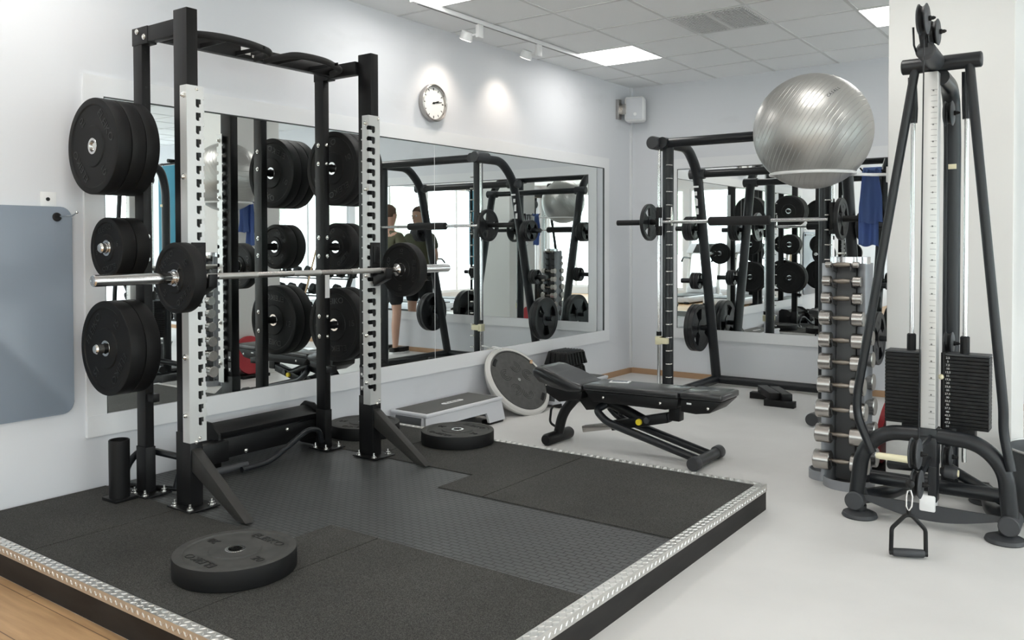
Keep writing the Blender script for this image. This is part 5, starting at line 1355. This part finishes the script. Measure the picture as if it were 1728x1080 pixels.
# black dumbbells on a three-tier rack
def dumbbell_rack(x0, x1, y):
    t = thing('dumbbell_shelf', 'long black three tier rack of black dumbbells seen in the mirror', 'dumbbell rack', ((x0+x1)/2, y, 0))
    for x in (x0+0.1, x1-0.1):
        MB().beam((x, y-0.25, 0.03), (x, y+0.30, 0.03), 0.06, 0.05, (0, 0, 1), 0.004).build('foot', M_black, t)
        MB().beam((x, y+0.18, 0.05), (x, y-0.16, 0.88), 0.06, 0.05, (0, 1, 0), 0.004).build('side_post', M_black, t)
    tiers = [(0.26, 0.20), (0.53, 0.08), (0.80, -0.04)]
    for z, dy in tiers:
        b = MB(); b.box((x0, y+dy-0.005, z), (x1, y+dy+0.035, z+0.02)); b.build('shelf_rail', M_black, t)
        b = MB(); b.box((x0, y+dy-0.155, z+0.03), (x1, y+dy-0.115, z+0.05)); b.build('shelf_rail', M_black, t)
    proto = None; c = 0; nm = ('bottom', 'middle', 'top')
    for ti, (z, dy) in enumerate(tiers):
        n = 8
        for i in range(n):
            x = x0+0.13+(x1-x0-0.26)*i/(n-1); r = 0.062+0.004*(2-ti)
            loc = (x, y+dy-0.06, z+0.05+r)
            lb = 'black rubber dumbbell on the %s tier of the long rack, %s from its pillar end' % (nm[ti], ('first', 'second', 'third', 'fourth', 'fifth', 'sixth', 'seventh', 'eighth')[i])
            if proto is None:
                d = thing('dumbbell', lb, 'dumbbell', loc, (0.28, 0, 0), group='black dumbbells on the %s tier' % nm[ti], local=True)
                b = MB(); b.tube([(0, -0.075, 0), (0, 0, 0), (0, 0.075, 0)], [0.014, 0.017, 0.014], 12); b.build('handle', M_steel, d)
                for s in (-1, 1):
                    b = MB(); b.tube([(0, s*0.06, 0), (0, s*0.064, 0), (0, s*0.148, 0), (0, s*0.153, 0)], [0.056, 0.062, 0.062, 0.054], 24); b.build('head', M_rubber, d)
                proto = d
            else: dup(proto, loc, (0.28, 0, 0), lb, 'black dumbbells on the %s tier' % nm[ti])
dumbbell_rack(5.5, 7.6, 6.75)
for x0_, x1_, lb in ((5.62, 5.95, 'pine stick leaning on the black dumbbell rack, more tilted of two'), (6.15, 6.2, 'upright pine stick leaning on the black dumbbell rack')):
    s_ = thing('wooden_stick', lb, 'stick', (x0_, 7.25, 0), group='pine sticks leaning on the dumbbell rack')
    MB().tube([(x0_, 7.25, 0.0), (x1_, 6.66, 1.62)], 0.014, 12).build('stick', M_woodstick, s_)

# treadmills by the rear windows
def treadmill(x, y, rz, label, first=None):
    if first: return dup(first, (x, y, 0), (0, 0, rz), label)
    t = thing('treadmill', label, 'treadmill', (x, y, 0), (0, 0, rz), group='treadmills facing the windows', local=True)
    b = MB(); b.box((-0.42, -1.0, 0.03), (0.42, 0.95, 0.16), 0.03); b.build('deck', M_stepgrey, t)
    b = MB(); b.box((-0.27, -0.98, 0.155), (0.27, 0.62, 0.175), 0.004); b.build('belt', M_blk, t)
    b = MB(); b.box((-0.36, 0.55, 0.12), (0.36, 1.0, 0.33), 0.06, 4); b.build('motor_cover', M_stepgrey, t)
    for s in (-1, 1):
        b = MB(); b.beam((s*0.38, 0.70, 0.12), (s*0.38, 0.92, 1.18), 0.07, 0.09, (0, 1, 0), 0.01); b.build('upright', M_silver, t)
        b = MB(); b.tube(fillet([(s*0.38, 0.85, 1.0), (s*0.38, 0.45, 1.02), (s*0.38, 0.36, 0.92)], 0.08), 0.02, 12); b.build('hand_rail', M_gun, t)
        b = MB(); b.box((s*0.36-0.05, -1.02, 0), (s*0.36+0.05, -0.95, 0.05), 0.01); b.build('foot', M_blk, t)
        b = MB(); b.box((s*0.36-0.05, 0.85, 0), (s*0.36+0.05, 0.95, 0.05), 0.01); b.build('foot', M_blk, t)
    b = MB(); b.prism([(0.72, 1.12), (1.02, 1.36), (1.05, 1.30), (0.95, 1.10)], -0.44, 0.44, 'x', 0.015, seg=3); b.build('console', M_stepgrey, t)
    b = MB(); b.prism([(0.735, 1.128), (0.73, 1.134), (0.98, 1.340), (0.985, 1.332)], -0.26, 0.26, 'x', 0.0); b.build('screen', M_blk, t)
    return t
tm = treadmill(1.7, -2.6, PI, 'white and grey treadmill facing the rear window, seen in both mirrors')
treadmill(2.9, -2.6, PI, 'second treadmill in the row facing the rear window', tm)
treadmill(4.1, -2.7, PI, 'third treadmill in the row facing the rear window', tm)
treadmill(8.0, 1.5, -PI/2, 'treadmill by the side window, seen in the long mirror', tm)
treadmill(8.0, 2.8, -PI/2, 'treadmill by the side window next to another, seen in the long mirror', tm)

# teal mats on a stand to the right of the pillar
ts = thing('mat_stand', 'black stand holding teal exercise mats, right of the pillar', 'mat stand', (4.15, 5.35, 0))
b = MB(); b.box((3.95, 5.15, 0), (4.35, 5.55, 0.02), 0.004); b.build('base', M_black, ts)
b = MB(); b.tube(fillet([(4.15, 5.42, 0.02), (4.15, 5.42, 2.25), (4.15, 5.22, 2.25)], 0.05), 0.02, 14); b.build('post', M_black, ts)
b = MB(); b.cyl((3.93, 5.26, 2.22), (4.37, 5.26, 2.22), 0.012); b.build('cross_bar', M_black, ts)
tm_ = thing('exercise_mat', 'teal exercise mat hanging from the black stand', 'exercise mat', (4.15, 5.25, 1.7))
b = MB(); b.box((3.96, 5.224, 1.02), (4.34, 5.240, 2.20), 0.005); b.build('mat_sheet', M_teal, tm_)
b = MB(); b.torus((3.99, 5.252, 2.20), 0.030, 0.004, 'y', 20, 6); b.torus((4.31, 5.252, 2.20), 0.030, 0.004, 'y', 20, 6); b.each('eyelet', M_blk, tm_)
gbt = thing('water_bottle', 'small green bottle standing on the floor right of the cable machine', 'bottle', (4.65, 4.0, 0))
MB().lathe([(0, 0), (0.035, 0), (0.037, 0.01), (0.037, 0.16), (0.018, 0.20), (0, 0.20)], 24, Mx((4.65, 4.0, 0)), closed=False).build('bottle_body', M_green, gbt)
b = MB(); b.cyl((4.65, 4.0, 0.20), (4.65, 4.0, 0.23), 0.016); b.build('cap', M_blk, gbt)

# outside: paving and a row of garden trees behind the glass
MB().box((-6, -30, -0.35), (40, 30, -0.25)).build('ground_outside', M_ground, kind=K, smooth=0)
def tree(x, y, h, label, first=None, sc=1.0):
    if first: return dup(first, (x, y, -0.25), (0, 0, x), label, scale=(sc, sc, sc))
    t = thing('garden_tree', label, 'tree', (x, y, -0.25), group='trees outside the windows', local=True)
    b = MB(); b.tube([(0, 0, 0), (0.05, 0, 1.2), (0, 0.05, 2.2)], [0.12, 0.09, 0.05], 12); b.build('trunk', M_bark, t)
    b = MB()
    for k in range(9):
        a = k*2.4; b.sphere((0.7*math.cos(a), 0.7*math.sin(a), 2.0+0.25*(k % 4)), 0.75, 16, 10)
    for v in b.bm.verts: v.co += v.co.normalized()*random.uniform(-0.1, 0.1)
    b.build('foliage', M_leaf, t, smooth=0); return t
g0 = tree(15, 2.0, 3, 'round green garden tree outside the side windows')
for k, (x, y, s_) in enumerate([(16, 7.5, 1.1), (15, -3.0, 0.9), (1.0, -10.5, 1.0), (4.6, -11.5, 1.2), (8.5, -10, 0.95)]):
    tree(x, y, 3, ['green tree outside the far side window', 'small green tree outside the side window corner', 'green tree outside the rear window, left', 'large green tree outside the rear windows, middle', 'green tree outside the rear windows, right'][k], g0, s_)
for o in list(S.objects):
    if '_o' in o.keys(): del o['_o']
